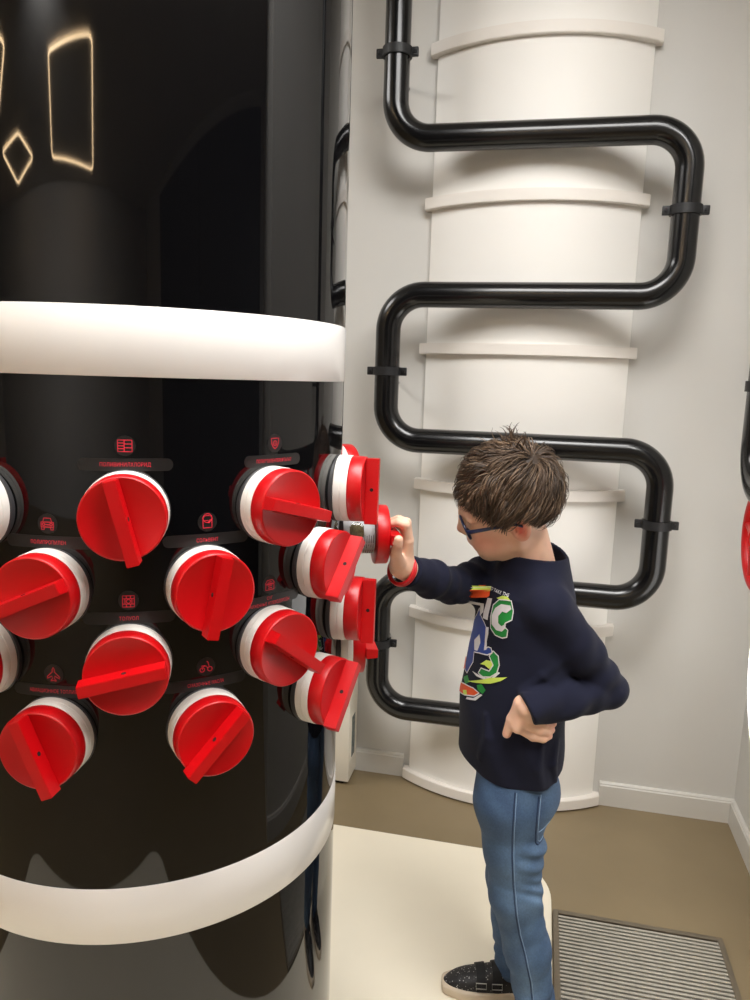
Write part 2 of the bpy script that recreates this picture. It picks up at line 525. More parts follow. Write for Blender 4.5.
jar_info = {
    (-2, 0): (100, 'upper of two jars cut by the left photo edge, white collar showing'),
    (-2, 2): (20, 'lower of two jars cut by the left photo edge'),
    (-1, 1): (204, 'red capped jar under the polypropylene label with the small car sign'),
    (-1, 3): (-68, 'red capped jar at lower left under the label with the plane sign'),
    (0, 0): (-76, 'red capped jar with upright handle under the plate with the grid sign'),
    (0, 2): (191, 'red capped jar with level handle under the short toluene label'),
    (1, 1): (-101, 'red capped jar under the solvent label with the paint can sign'),
    (1, 3): (-134, 'red capped jar under the lubricating oils label, lowest in front'),
    (2, 0): (-15, 'red capped jar turned half sideways under the shield sign, handle pointing right'),
    (2, 2): (-38, 'red capped jar turned half sideways under two lines of writing'),
    (3, 1): (-134, 'red capped jar with slanted handle and dark pin hole, just left of the pulled jar'),
    (3, 3): (-131, 'red capped jar with slanted handle, lowest at the right edge of the column'),
    (4, 0): (-92, 'red capped jar seen side on with double white collar, above the pulled jar'),
    (4, 2): (-92, 'red capped jar seen side on, directly below the pulled jar'),
    (5, 3): (180, 'red capped jar seen end on, half hidden below another side on jar'),
    (6, 0): (30, 'red capped jar barely showing behind the topmost side on jar'),
    (6, 2): (60, 'red capped jar on the far side, hidden behind the side on jar'),
}
GROUP = 'red capped jars set in the column'
jar0 = None
for (c, r), (phi, label) in jar_info.items():
    th = TH0 + c * DTH
    if (c, r) == (6, 2): continue
    loc, mt = socket(th, ZR[r])
    if jar0 is None:
        j = empty('sample_jar', label, 'jar', loc, mt, GROUP)
        co = obj('collar', collar_bm(), M['collar'], j)
        ca = obj('cap', cap_bm(), M['red'], j)
        ha = obj('handle', handle_bm(), [M['red'], M['hole']], ca)
        jar0 = (j, co, ca, ha)
        gk = obj('gasket', gasket_bm(), M['gasket'])
        me_gasket = gk.data
    else:
        j = jar0[0].copy(); COL.objects.link(j)
        m4 = mt.to_4x4(); m4.translation = loc
        j.matrix_world = m4
        co = jar0[1].copy(); ca = jar0[2].copy(); ha = jar0[3].copy()
        for k, p in ((co, j), (ca, j), (ha, ca)):
            COL.objects.link(k); k.parent = p
        gk = bpy.data.objects.new('gasket', me_gasket); COL.objects.link(gk)
    j['label'] = label
    ca.rotation_euler = (0, 0, math.radians(phi))
    m4 = mt.to_4x4(); m4.translation = loc
    gk.parent = colm; gk.matrix_parent_inverse = WORLD[colm.name].inverted(); gk.matrix_basis = m4

# the jar pulled half out of its hole
PULL = 0.037
th5 = TH0 + 5 * DTH
loc, mt = socket(th5, ZR[1])
gk = bpy.data.objects.new('gasket', me_gasket); COL.objects.link(gk)
m4 = mt.to_4x4(); m4.translation = loc
gk.parent = colm; gk.matrix_parent_inverse = WORLD[colm.name].inverted(); gk.matrix_basis = m4
loc, mt = socket(th5, ZR[1] + 0.0032, PULL)
JAR_LOC = loc
hj = empty('sample_jar', 'red capped clear jar with white label, pulled half out by the child', 'jar', loc, mt, GROUP)
hc = obj('cap', cap_bm(), M['red'], hj)
hh = obj('handle', handle_bm(), [M['red'], M['hole']], hc)
hc.rotation_euler = (0, 0, math.radians(180))
bm = bmesh.new()
lathe(bm, [(0, -0.040), (0.0290, -0.040), (0.0312, -0.037), (0.0312, 0.0236)], 64)
obj('grain_filling', bm, M['grain'], hj)
bm = bmesh.new()
lathe(bm, [(0, -0.0425), (0.0312, -0.0425), (0.0335, -0.040), (0.0335, 0.0236), (0.0320, 0.0236), (0.0318, -0.038), (0.0300, -0.0408), (0, -0.0408)], 64)
obj('glass_wall', bm, M['glass'], hj)
bm = bmesh.new()
# wrap-round paper label with an arched window through which the filling shows
A0, A1, NZ, NA = -25, 300, 26, 130
grid = {}
for i in range(NA + 1):
    for k in range(NZ + 1):
        a = math.radians(A0 + (A1 - A0) * i / NA); z = -0.036 + (0.0225 + 0.036) * k / NZ
        grid[i, k] = bm.verts.new((0.0339 * math.cos(a), 0.0339 * math.sin(a), z))
for i in range(NA):
    for k in range(NZ):
        a = A0 + (A1 - A0) * (i + .5) / NA; z = -0.036 + 0.0585 * (k + .5) / NZ
        if ((a - 160) / 30) ** 2 + ((z + 0.010) / 0.0135) ** 2 < 1 and z < 0.002: continue
        f = bm.faces.new([grid[i, k], grid[i + 1, k], grid[i + 1, k + 1], grid[i, k + 1]])
for v in [v for v in bm.verts if not v.link_faces]: bm.verts.remove(v)
r_ = bmesh.ops.solidify(bm, geom=list(bm.faces), thickness=-0.0004)
lb = obj('paper_label', bm, M['paper'], hj)
bm = bmesh.new()
for q in range(5):
    z = 0.0185 - 0.0038 * q
    for a0, a1 in ((170 + 3 * (q % 2), 196), (199, 214 - 4 * (q % 3)), (222, 247), (250, 268 - 5 * (q % 2))):
        n = 6
        lo = []
        for i in range(n + 1):
            a = math.radians(a0 + (a1 - a0) * i / n)
            lo.append((bm.verts.new((0.03442 * math.cos(a), 0.03442 * math.sin(a), z)), bm.verts.new((0.03442 * math.cos(a), 0.03442 * math.sin(a), z + 0.0011))))
        for p, q2 in zip(lo[:-1], lo[1:]):
            bm.faces.new([p[0], q2[0], q2[1], p[1]])
obj('small_print', bm, M['ink'], lb)

# ------------------------------------------------------------------ writing and signs on the column
_txt = {}
def text_mesh(body, size, maxw=None):
    cu = bpy.data.curves.new('lettering', 'FONT')
    cu.body = body; cu.size = 1.0; cu.align_x = 'CENTER'; cu.align_y = 'CENTER'; cu.resolution_u = 2
    cu.space_character = 1.04
    o = bpy.data.objects.new('lettering', cu)
    COL.objects.link(o)
    dg = bpy.context.evaluated_depsgraph_get()
    me = o.evaluated_get(dg).to_mesh()
    vs = [(v.co.x, v.co.y) for v in me.vertices]
    fs = [tuple(p.vertices) for p in me.polygons]
    o.evaluated_get(dg).to_mesh_clear()
    bpy.data.objects.remove(o); bpy.data.curves.remove(cu)
    xs = [v[0] for v in vs]; wd = max(xs) - min(xs); mx = (max(xs) + min(xs)) / 2
    ys = [v[1] for v in vs]; my = (max(ys) + min(ys)) / 2
    sx = size if maxw is None or wd * size < maxw else maxw / wd
    if maxw is not None: sx = maxw / wd
    return [((x - mx) * sx, (y - my) * size) for x, y in vs], fs
def flat_to(bm, vs, fs, f):
    b = [bm.verts.new(f(x, y)) for x, y in vs]
    for q in fs:
        try: bm.faces.new([b[i] for i in q])
        except ValueError: pass
def stroke(bm, pts, wd, f, closed=False):
    """a line of constant width through 2D points, laid on a surface by f"""
    P = [Vector(p) for p in pts]
    if closed: P.append(P[0])
    Q = [P[0]]
    for a, b in zip(P[:-1], P[1:]):
        n = max(1, int((b - a).length / 0.004))
        for k in range(n): Q.append(a.lerp(b, (k + 1) / n))
    rows = []
    for i, p in enumerate(Q):
        a = Q[i - 1] if i else (Q[-2] if closed else p); b = Q[i + 1] if i < len(Q) - 1 else (Q[1] if closed else p)
        d = (b - a)
        d = d.normalized() if d.length > 0 else Vector((1, 0))
        n = Vector((-d.y, d.x)) * wd / 2
        rows.append((bm.verts.new(f(*(p - n))), bm.verts.new(f(*(p + n)))))
    for a, b in zip(rows[:-1], rows[1:]):
        bm.faces.new([a[0], b[0], b[1], a[1]])
def circ(cx, cy, r, n=18, a0=0, a1=360):
    return [(cx + r * math.cos(math.radians(a0 + (a1 - a0) * i / n)), cy + r * math.sin(math.radians(a0 + (a1 - a0) * i / n))) for i in range(n + (0 if a1 - a0 >= 360 else 1))]
def rect(x0, y0, x1, y1): return [(x0, y0), (x1, y0), (x1, y1), (x0, y1)]
U_ = 0.0085
ICON = {
    'grid': [(rect(-1, -.85, 1, .85), 1), ([(-.1, -.85), (-.1, .85)], 0), ([(-1, -.42), (-.1, -.42)], 0), ([(-1, 0), (-.1, 0)], 0), ([(-1, .42), (-.1, .42)], 0), ([(-.1, -.28), (1, -.28)], 0), ([(-.1, .28), (1, .28)], 0)],
    'shield': [([(-.75, .8), (.75, .8), (.72, 0), (.4, -.6), (0, -.9), (-.4, -.6), (-.72, 0)], 1), (circ(0, 0, .38), 1), ([(-.12, -.1), (0, .12), (.12, -.1)], 1)],
    'car': [([(-.7, .25), (-.5, .85), (.5, .85), (.7, .25)], 1), (rect(-.95, -.5, .95, .25), 1), (circ(-.58, -.1, .2, 10), 1), (circ(.58, -.1, .2, 10), 1), ([(-.3, -.15), (.3, -.15)], 0), (rect(-.9, -.9, -.5, -.5), 1), (rect(.5, -.9, .9, -.5), 1)],
    'can': [([(-.7, .6), (-.7, -.9), (.7, -.9), (.7, .6)], 0), (circ(0, .62, .7, 16), 1), ([(-.7, .2), (.1, .25), (.15, -.15), (.3, -.15), (.32, .3), (.7, .3)], 0), ([(-.8, .5), (-.5, 1.0), (.5, 1.0), (.8, .5)], 0)],
    'barrels': [(rect(-.85, -1, .85, .75), 1), ([(-.85, .3), (.85, .3)], 0), ([(-.85, -.55), (.85, -.55)], 0), ([(-.3, .75), (-.3, .3)], 0), ([(.3, .75), (.3, .3)], 0), ([(-.3, -.55), (-.3, -1)], 0), ([(.3, -.55), (.3, -1)], 0), (circ(0, -.12, .3), 1), ([(-.5, .3), (-.5, -.55)], 0), ([(.5, .3), (.5, -.55)], 0)],
    'plane': [([(0, 1.1), (.16, .8), (.18, .35), (1.0, -.45), (1.0, -.72), (.2, -.3), (.16, -.75), (.42, -.98), (.42, -1.1), (0, -1.0), (-.42, -1.1), (-.42, -.98), (-.16, -.75), (-.2, -.3), (-1.0, -.72), (-1.0, -.45), (-.18, .35), (-.16, .8)], 1)],
    'hut': [([(-1, .15), (-.5, .75), (.5, .75), (1, .15)], 1), (rect(-.85, -.9, .85, .0), 1), ([(-.4, -.25), (.4, -.25)], 0), ([(-.4, -.6), (.4, -.6)], 0), ([(-.35, .42), (.35, .42)], 0)],
    'scooter': [(circ(-.62, -.45, .36), 1), (circ(.62, -.45, .36), 1), ([(-.62, -.45), (-.5, .1), (.05, .1), (.2, -.2), (.5, -.1), (.3, .75), (.1, .85)], 0), ([(-.8, .2), (-.1, .2)], 0)],
}
def label(c, r, lines, icon, tw, plate=True, dz=0.0605, lab=None, pw=0.050, ds=0.0):
    th = TH0 + c * DTH + ds / R
    z = ZR[r] + dz
    bm = bmesh.new()
    n = 24
    hh, hw = 0.0080, pw
    # pill shaped plate and disc above it
    def fan(pts, off):
        top = [bm.verts.new(wrap(th, x, y, off)) for x, y in pts]
        bot = [bm.verts.new(wrap(th, x, y, 0.0)) for x, y in pts]
        return top, bot
    cols = []
    xs = [-hw - hh * math.cos(PI / 2 * k / 6) for k in range(7)] + [-hw + 2 * hw * k / n for k in range(1, n)] + [hw + hh * math.sin(PI / 2 * k / 6) for k in range(7)]
    def strip(xs, yf, zc):
        prev = None
        for x in xs:
            h = max(yf(x), 0.0002)
            cur = [bm.verts.new(wrap(th, x, zc - h, 0.0007)), bm.verts.new(wrap(th, x, zc + h, 0.0007)), bm.verts.new(wrap(th, x, zc - h, 0)), bm.verts.new(wrap(th, x, zc + h, 0))]
            if prev:
                bm.faces.new([prev[0], cur[0], cur[1], prev[1]])
                bm.faces.new([prev[2], cur[2], cur[0], prev[0]])
                bm.faces.new([prev[1], cur[1], cur[3], prev[3]])
            prev = cur
    strip(xs, lambda x: hh if abs(x) <= hw else math.sqrt(max(0, hh * hh - (abs(x) - hw) ** 2)), z)
    rd = 0.0128
    strip([rd * -math.cos(PI * k / 24) for k in range(25)], lambda x: math.sqrt(max(0, rd * rd - x * x)), z + 0.0238)
    bmesh.ops.recalc_face_normals(bm, faces=bm.faces)
    pl_ = pobj('label_plate', bm, M['plate'], colm, smooth=False)
    if lab: pl_['label'] = lab
    bm = bmesh.new()
    for k, (s, wdt) in enumerate(zip(lines, tw)):
        vs, fs = text_mesh(s, 0.0069 if len(lines) == 1 else 0.0064, wdt)
        zz = z if len(lines) == 1 else z + 0.0042 - 0.0084 * k
        flat_to(bm, vs, fs, lambda x, y: wrap(th, x, zz + y, 0.0010))
    o = obj('lettering', bm, M['red_print'], smooth=False); o.parent = pl_
    bm = bmesh.new()
    for pts, closed in ICON[icon]:
        stroke(bm, [(x * U_, y * U_) for x, y in pts], 0.0011, lambda x, y: wrap(th, x, z + 0.0238 + y, 0.0010), closed)
    o = obj('sign', bm, M['red_print'], smooth=False); o.parent = pl_
label(0, 0, ['ПОЛИВИНИЛХЛОРИД'], 'grid', [0.061], lab='plate with a grid sign')
label(2, 0, ['ПОЛИЭТИЛЕНТЕРЕФТАЛАТ'], 'shield', [0.062], lab='plate with a shield sign', pw=0.042, ds=0.007)
label(-1, 1, ['ПОЛИПРОПИЛЕН'], 'car', [0.046], lab='plate with a car sign')
label(1, 1, ['СОЛЬВЕНТ'], 'can', [0.029], lab='plate with a paint can sign', ds=0.003)
label(0, 2, ['ТОЛУОЛ'], 'barrels', [0.024], lab='plate with a barred sign')
label(2, 2, ['СУГ', 'СЖИЖЕННЫЕ УГЛЕВОДОРОДЫ'], 'hut', [0.010, 0.076], lab='plate with two lines of writing')
label(-1, 3, ['АВИАЦИОННОЕ ТОПЛИВО'], 'plane', [0.068], lab='plate with a plane sign')
label(1, 3, ['СМАЗОЧНЫЕ МАСЛА'], 'scooter', [0.050], lab='plate with a scooter sign')

# ------------------------------------------------------------------ fittings on the right hand wall
def WR(t, o, z): return K + E2 * t - E1 * o + Vector((0, 0, z))
NE1 = -E1
p2 = empty('wall_pipe', 'black pipe with a clamp on the right wall, above the red handwheel', 'pipe', WR(0.53, 0.17, 1.15))
bm = bmesh.new()
tube(bm, fillet([WR(0.515, 0.17, CEIL), WR(0.515, 0.17, 1.165), WR(1.2, 0.17, 1.165), WR(1.2, -0.012, 1.165)], 0.105, 14), PR, 28)
pobj('pipe_tube', bm, M['pipe'], p2, angle=60)
b, m2 = clamp_bm(WR(0.515, 0.17, 1.405), E2, NE1, PR, 0.17)
c = pobj('clamp', b, M['clamp'], p2)
for s in (-1, 1):
    o = obj('bolt', bolt_bm(m2, s, PR), M['bolt']); o.parent = c
o = obj('stand_off', standoff_bm(WR(0.515, 0.17, 1.37), NE1, 0.184), M['clamp']); o.parent = c

HC = WR(0.665, 0.181, 1.068)
hmx = Matrix((E2, Vector((0, 0, 1)), NE1 * -1)).transposed()
if hmx.determinant() < 0: hmx = Matrix((E2, Vector((0, 0, 1)), NE1)).transposed()
hm = hmx.to_4x4(); hm.translation = HC
hw = empty('handwheel', 'red spoked handwheel on the right wall below the black pipe', 'valve', HC)
bm = bmesh.new()
RH = 0.113
tube(bm, [hm @ Vector((RH * math.cos(2 * PI * i / 48), RH * math.sin(2 * PI * i / 48), 0)) for i in range(48)], 0.0135, 16, True)
pobj('rim', bm, M['red'], hw)
for k in range(5):
    a = 2 * PI * k / 5 + 0.5
    bm = bmesh.new()
    tube(bm, [hm @ Vector((q * math.cos(a), q * math.sin(a), 0.012 * (1 - q / RH))) for q in (0.018, 0.05, 0.08, RH)], [0.013, 0.010, 0.009, 0.010], 12)
    pobj('spoke', bm, M['red'], hw)
bm = bmesh.new()
sgn = 1 if (hm.to_3x3() @ Vector((0, 0, 1))).dot(NE1) > 0 else -1
lathe(bm, [(0, 0.022), (0.018, 0.020), (0.026, 0.012), (0.026, -0.012), (0.02, -0.02), (0, -0.02)], 28, hm)
pobj('hub', bm, M['red'], hw)
bm = bmesh.new()
tube(bm, [HC - NE1 * 0.015, HC - NE1 * 0.193], 0.014, 20)
pobj('stem', bm, M['clamp'], hw)

LC = WR(0.642, 0.12, 0.715)
lm = hmx.to_4x4(); lm.translation = WR(0.690, -0.013, 0.722)
if sgn < 0: lm = lm @ Matrix.Rotation(PI, 4, 'X')
lp = empty('wall_lamp', 'large round glowing white lamp on the right wall under the red handwheel', 'lamp', WR(0.690, 0, 0.722))
bm = bmesh.new(); lathe(bm, [(0, 0.001), (0.272, 0.001), (0.272, 0.05), (0, 0.05)], 64, lm)
pobj('lamp_base', bm, M['skirting'], lp)
bm = bmesh.new(); lathe(bm, [(0.282, 0.05), (0.298, 0.065), (0.304, 0.085), (0.298, 0.105), (0.272, 0.122), (0.18, 0.135), (0, 0.138)], 64, lm)
pobj('lamp_shade', bm, M['lamp'], lp)

# ------------------------------------------------------------------ LED outlines on the ceiling, mirrored in the column
for lab, pts in (('long four sided LED outline on the ceiling, mirrored in the column', [(-1.83, -2.24), (-0.58, -2.24), (-0.92, -4.91), (-2.71, -4.17)]),
                 ('small kite shaped LED outline on the ceiling, mirrored in the column', [(-4.71, -2.75), (-3.7, -2.9), (-3.55, -3.8), (-4.87, -4.06)]),
                 ('LED outline on the ceiling beside the left edge of the mirror image', [(-3.2, -0.6), (-2.9, -1.5), (-4.1, -2.1), (-4.6, -1.0)])):
    P = [Vector((x, y, CEIL - 0.02)) for x, y in pts]
    ring = fillet([(P[0] + P[-1]) / 2] + P + [(P[0] + P[-1]) / 2], 0.12, 6)[:-1]
    bm = bmesh.new(); tube(bm, ring, 0.0115, 8, True)
    tag(obj('led_outline', bm, M['led']), lab, 'light')

# ------------------------------------------------------------------ the child: signed distance shapes meshed as one skin
def V(p): return np.array(p, dtype=np.float32)
def rc(P, a, b, ra, rb):
    a = V(a); b = V(b); ab = b - a
    t = np.clip(((P - a) @ ab) / max(float(ab @ ab), 1e-9), 0, 1)
    return np.linalg.norm(P - a - t[:, None] * ab, axis=1) - (ra + (rb - ra) * t)
def chain(P, pts, rads, k=0.01):
    d = None
    for i in range(len(pts) - 1):
        q = rc(P, pts[i], pts[i + 1], rads[i], rads[i + 1])
        d = q if d is None else smin(d, q, k)
    return d
def ell(P, c, r, ax=None):
    q = P - V(c)
    if ax is not None: q = q @ np.array(ax, dtype=np.float32).T
    r = V(r)
    k0 = np.linalg.norm(q / r, axis=1); k1 = np.linalg.norm(q / (r * r), axis=1) + 1e-9
    return k0 * (k0 - 1) / k1
def sph(P, c, r): return np.linalg.norm(P - V(c), axis=1) - r
def smin(a, b, k):
    h = np.clip(0.5 + 0.5 * (b - a) / k, 0, 1)
    return b + (a - b) * h - k * h * (1 - h)
def smax(a, b, k): return -smin(-a, -b, k)
def lerp_tab(z, tab):
    zs_ = [t[0] for t in tab]
    return [np.interp(z, zs_, [t[i] for t in tab]) for i in range(1, len(tab[0]))]

def mesher(fn, lo, hi, v):
    """surface nets over the blocks that hold the surface"""
    lo = np.array(lo, float); hi = np.array(hi, float)
    B = 8
    n = (np.ceil((hi - lo) / (v * B)).astype(int)) * B + 1
    nb = (n - 1) // B
    gi = np.stack(np.meshgrid(*[np.arange(k) for k in nb], indexing='ij'), -1).reshape(-1, 3)
    cen = lo + (gi * B + B / 2) * v
    dc = fn(cen.astype(np.float32))
    D = np.repeat(np.repeat(np.repeat(np.where(dc < 0, -1, 1).astype(np.float32).reshape(nb), B, 0), B, 1), B, 2)
    D = np.pad(D, ((0, 1), (0, 1), (0, 1)), mode='edge')
    act = gi[np.abs(dc) < B * v * 1.35 + 0.012]
    off = np.stack(np.meshgrid(*[np.arange(B + 1)] * 3, indexing='ij'), -1).reshape(-1, 3)
    for s in range(0, len(act), 400):
        idx = (act[s:s + 400][:, None, :] * B + off[None]).reshape(-1, 3)
        d = fn((lo + idx * v).astype(np.float32))
        D[idx[:, 0], idx[:, 1], idx[:, 2]] = d
    I = D < 0
    c = np.zeros([k - 1 for k in D.shape], np.int8)
    for a in (0, 1):
        for b in (0, 1):
            for e in (0, 1):
                c += I[a:a + c.shape[0], b:b + c.shape[1], e:e + c.shape[2]]
    cells = np.argwhere((c > 0) & (c < 8))
    vid = np.full(c.shape, -1, np.int32)
    vid[cells[:, 0], cells[:, 1], cells[:, 2]] = np.arange(len(cells))
    acc = np.zeros((len(cells), 3)); cnt = np.zeros(len(cells))
    cor = [(a, b, e) for a in (0, 1) for b in (0, 1) for e in (0, 1)]
    for p in cor:
        for ax in range(3):
            if p[ax]: continue
            q = list(p); q[ax] = 1
            d0 = D[cells[:, 0] + p[0], cells[:, 1] + p[1], cells[:, 2] + p[2]]
            d1 = D[cells[:, 0] + q[0], cells[:, 1] + q[1], cells[:, 2] + q[2]]
            m = (d0 < 0) != (d1 < 0)
            t = np.where(m, d0 / np.where(m, d0 - d1, 1), 0)
            pos = np.tile(np.array(p, float), (len(cells), 1)); pos[:, ax] = t
            acc[m] += pos[m]; cnt[m] += 1
    verts = lo + (cells + acc / cnt[:, None]) * v
    faces = []
    for ax in range(3):
        b1, b2 = (ax + 1) % 3, (ax + 2) % 3
        s0 = [slice(None)] * 3; s1 = [slice(None)] * 3
        s0[ax] = slice(0, -1); s1[ax] = slice(1, None)
        A, Bq = I[tuple(s0)], I[tuple(s1)]
        e = np.argwhere(A != Bq)
        e = e[(e[:, b1] > 0) & (e[:, b2] > 0) & (e[:, b1] < D.shape[b1] - 1) & (e[:, b2] < D.shape[b2] - 1)]
        def cell(d1_, d2_):
            g = e.copy(); g[:, b1] += d1_; g[:, b2] += d2_
            return vid[g[:, 0], g[:, 1], g[:, 2]]
        q = np.stack([cell(-1, -1), cell(0, -1), cell(0, 0), cell(-1, 0)], 1)
        ins = A[e[:, 0], e[:, 1], e[:, 2]]
        q[~ins] = q[~ins][:, ::-1]
        faces.append(q)
    faces = np.concatenate(faces)
    return verts, faces[(faces >= 0).all(1)]

def np_mesh(name, verts, faces, material, parent, attr=None):
    me = bpy.data.meshes.new(name)
    me.vertices.add(len(verts)); me.vertices.foreach_set('co', np.asarray(verts, np.float32).ravel())
    k = faces.shape[1]
    me.loops.add(len(faces) * k); me.loops.foreach_set('vertex_index', faces.astype(np.int32).ravel())
    me.polygons.add(len(faces)); me.polygons.foreach_set('loop_start', np.arange(0, len(faces) * k, k, dtype=np.int32))
    me.update(calc_edges=True)
    me.polygons.foreach_set('use_smooth', [True] * len(faces))
    me.materials.append(material)
    if attr is not None:
        ca = me.color_attributes.new('tint', 'FLOAT_COLOR', 'POINT')
        ca.data.foreach_set('color', np.c_[attr, np.ones(len(attr))].astype(np.float32).ravel())
    o = bpy.data.objects.new(name, me); COL.objects.link(o)
    if parent:
        o.parent = parent
        if parent.name in WORLD: o.matrix_parent_inverse = WORLD[parent.name].inverted()
    return o

# ---- pose (metres, world)
TY = math.radians(17)
FT = V((-math.cos(TY), -math.sin(TY), 0)); LT = V((math.sin(TY), -math.cos(TY), 0))      # chest forward, child's left
sL = V((0.336, 1.374, 0.972)); sR = V((0.290, 1.600, 0.980))
eL = V((0.4722, 1.4050, 0.8054)); wL = V((0.3008, 1.3250, 0.7948))
eR = V((0.1606, 1.4650, 0.9887)); wR = V((0.0594, 1.3450, 1.0500))
hipL = V((0.2961, 1.4200, 0.5522)); kneL = V((0.3171, 1.4100, 0.3488)); ankL = V((0.3767, 1.4150, 0.0901))
hipR = V((0.325, 1.555, 0.50)); kneR = V((0.335, 1.55, 0.285)); ankR = V((0.352, 1.535, 0.075))

# ---- head frame
_y, _p, _r = math.radians(9.9), math.radians(20.0), math.radians(26.9)
_F = V((-math.cos(_y), math.sin(_y), 0)); _Z = V((0, 0, 1)); _L = np.cross(_Z, _F)
_F2 = _F * math.cos(_p) - _Z * math.sin(_p); _U2 = _Z * math.cos(_p) + _F * math.sin(_p)
HF = _F2; HL = _L * math.cos(_r) - _U2 * math.sin(_r); HU = _U2 * math.cos(_r) + _L * math.sin(_r)
HB = np.stack([HF, HL, HU])              # rows: forward, left, up
HC0 = V((0.2575, 1.45, 1.1657))
def hw_(a, l, u): return HC0 + HF * a + HL * l + HU * u      # head local to world

def head_sdf(P):
    q = (P - HC0) @ HB.T
    q = q.astype(np.float32)
    s = q.copy(); s[:, 1] = np.abs(s[:, 1])
    d = ell(q, (-0.012, 0, 0.020), (0.094, 0.073, 0.083))
    d = smin(d, ell(q, (0.036, 0, -0.040), (0.055, 0.057, 0.068)), 0.03)
    d = smin(d, rc(s, (0.005, 0.050, -0.060), (0.062, 0.018, -0.094), 0.022, 0.017), 0.028)
    d = smin(d, ell(q, (0.070, 0, -0.094), (0.017, 0.020, 0.015)), 0.016)
    d = smin(d, sph(s, (0.055, 0.034, -0.050), 0.031), 0.022)
    d = smin(d, rc(q, (0.080, 0, 0.008), (0.082, 0, -0.02), 0.012, 0.012), 0.02)
    d = smax(d, -ell(s, (0.103, 0.033, -0.004), (0.022, 0.019, 0.013)), 0.016)        # eye hollows
    d = smin(d, ell(s, (0.073, 0.031, -0.005), (0.0125, 0.0145, 0.0115)), 0.006)       # closed lids
    d = smin(d, rc(s, (0.082, 0.014, 0.018), (0.072, 0.048, 0.016), 0.007, 0.006), 0.014)
    d = smin(d, rc(q, (0.084, 0, 0.004), (0.0985, 0, -0.028), 0.0075, 0.0095), 0.012)  # nose
    d = smin(d, ell(q, (0.1000, 0, -0.030), (0.0095, 0.010, 0.009)), 0.006)
    d = smin(d, ell(s, (0.091, 0.0105, -0.0345), (0.0095, 0.0065, 0.0068)), 0.006)
    d = smax(d, -ell(s, (0.0955, 0.0055, -0.041), (0.0045, 0.0026, 0.003)), 0.003)
    d = smin(d, ell(q, (0.083, 0, -0.058), (0.014, 0.022, 0.014)), 0.012)
    d = smin(d, ell(q, (0.0905, 0, -0.0595), (0.0065, 0.019, 0.0052)), 0.005)
    d = smin(d, ell(q, (0.0880, 0, -0.0705), (0.0065, 0.016, 0.0055)), 0.005)
    d = smax(d, -rc(s, (0.098, 0, -0.0650), (0.083, 0.022, -0.0645), 0.0016, 0.0012), 0.003)
    # ears
    tilt = math.radians(14)
    for sg in (1, -1):
        e = q - V((-0.014, 0.0735 * sg, -0.015))
        ea = np.stack([e[:, 0] * math.cos(tilt) + e[:, 2] * math.sin(tilt), e[:, 1] * sg, -e[:, 0] * math.sin(tilt) + e[:, 2] * math.cos(tilt)], 1)
        ea = ea.copy(); ea[:, 1] = ea[:, 1] + ea[:, 0] * 0.38       # the back of the ear stands off the head
        ear = ell(ea, (0, 0.002, 0), (0.0190, 0.0065, 0.030))
        ear = smax(ear, -ell(ea, (0.001, 0.0090, 0.003), (0.0120, 0.0088, 0.0215)), 0.002)
        ear = smin(ear, rc(ea, (0.002, 0.003, -0.012), (-0.007, 0.004, 0.012), 0.003, 0.0028), 0.004)
        ear = smin(ear, sph(ea, (0.010, 0.003, -0.004), 0.0040), 0.003)
        ear = smax(ear, -sph(ea, (0.004, 0.006, -0.004), 0.005), 0.003)
        d = smin(d, ear, 0.003)
    return d

NB = V((0.322, 1.475, 1.015))                                   # pit of the neck inside the collar
def neck_sdf(P):
    top = hw_(-0.018, 0.0, -0.055)
    return rc(P, top, NB, 0.043, 0.052)

# ---- shirt
TORSO = [  # z, centre x, centre y, half width (left-right), half depth
    (0.560, 0.307, 1.480, 0.128, 0.096), (0.600, 0.302, 1.480, 0.130, 0.100), (0.680, 0.297, 1.478, 0.135, 0.102),
    (0.740, 0.298, 1.478, 0.136, 0.100), (0.810, 0.301, 1.479, 0.136, 0.093), (0.880, 0.312, 1.480, 0.138, 0.090),
    (0.940, 0.314, 1.479, 0.134, 0.090), (0.985, 0.315, 1.479, 0.120, 0.084), (1.015, 0.322, 1.479, 0.088, 0.072),
    (1.045, 0.324, 1.478, 0.062, 0.062), (1.07, 0.322, 1.478, 0.05, 0.055)]
def torso_sdf(P, grow=0.0):
    cx, cy, a, b = lerp_tab(P[:, 2], TORSO)
    a = a + grow; b = b + grow
    dx = P[:, 0] - cx; dy = P[:, 1] - cy
    l = dx * LT[0] + dy * LT[1]; f = dx * FT[0] + dy * FT[1]
    # a little squarer than an ellipse
    k0 = np.sqrt((l / a) ** 2 + (f / b) ** 2) + 1e-6
    k1 = np.sqrt((l / a ** 2) ** 2 + (f / b ** 2) ** 2) + 1e-6
    return (k0 * (k0 - 1) / k1 * 0.9).astype(np.float32)
def ridge(P, pts, r, k=None):
    return chain(P, [V(p) for p in pts], [r * 0.5] + [r] * (len(pts) - 2) + [r * 0.4] if len(pts) > 2 else [r, r * 0.6], 0.004)
def wob(P, f, ph=0.0):
    return np.sin(P[:, 0] * f + 1.3 * np.sin(P[:, 2] * f * 0.7 + ph) + ph) * np.sin(P[:, 2] * f * 0.8 + 1.7 * np.sin(P[:, 1] * f * 0.6) + 2 * ph)
def along(P, a, b):
    ab = b - a; L = float(np.linalg.norm(ab)); t = ((P - a) @ ab) / (L * L)
    r = P - a - t[:, None] * ab
    return t, r
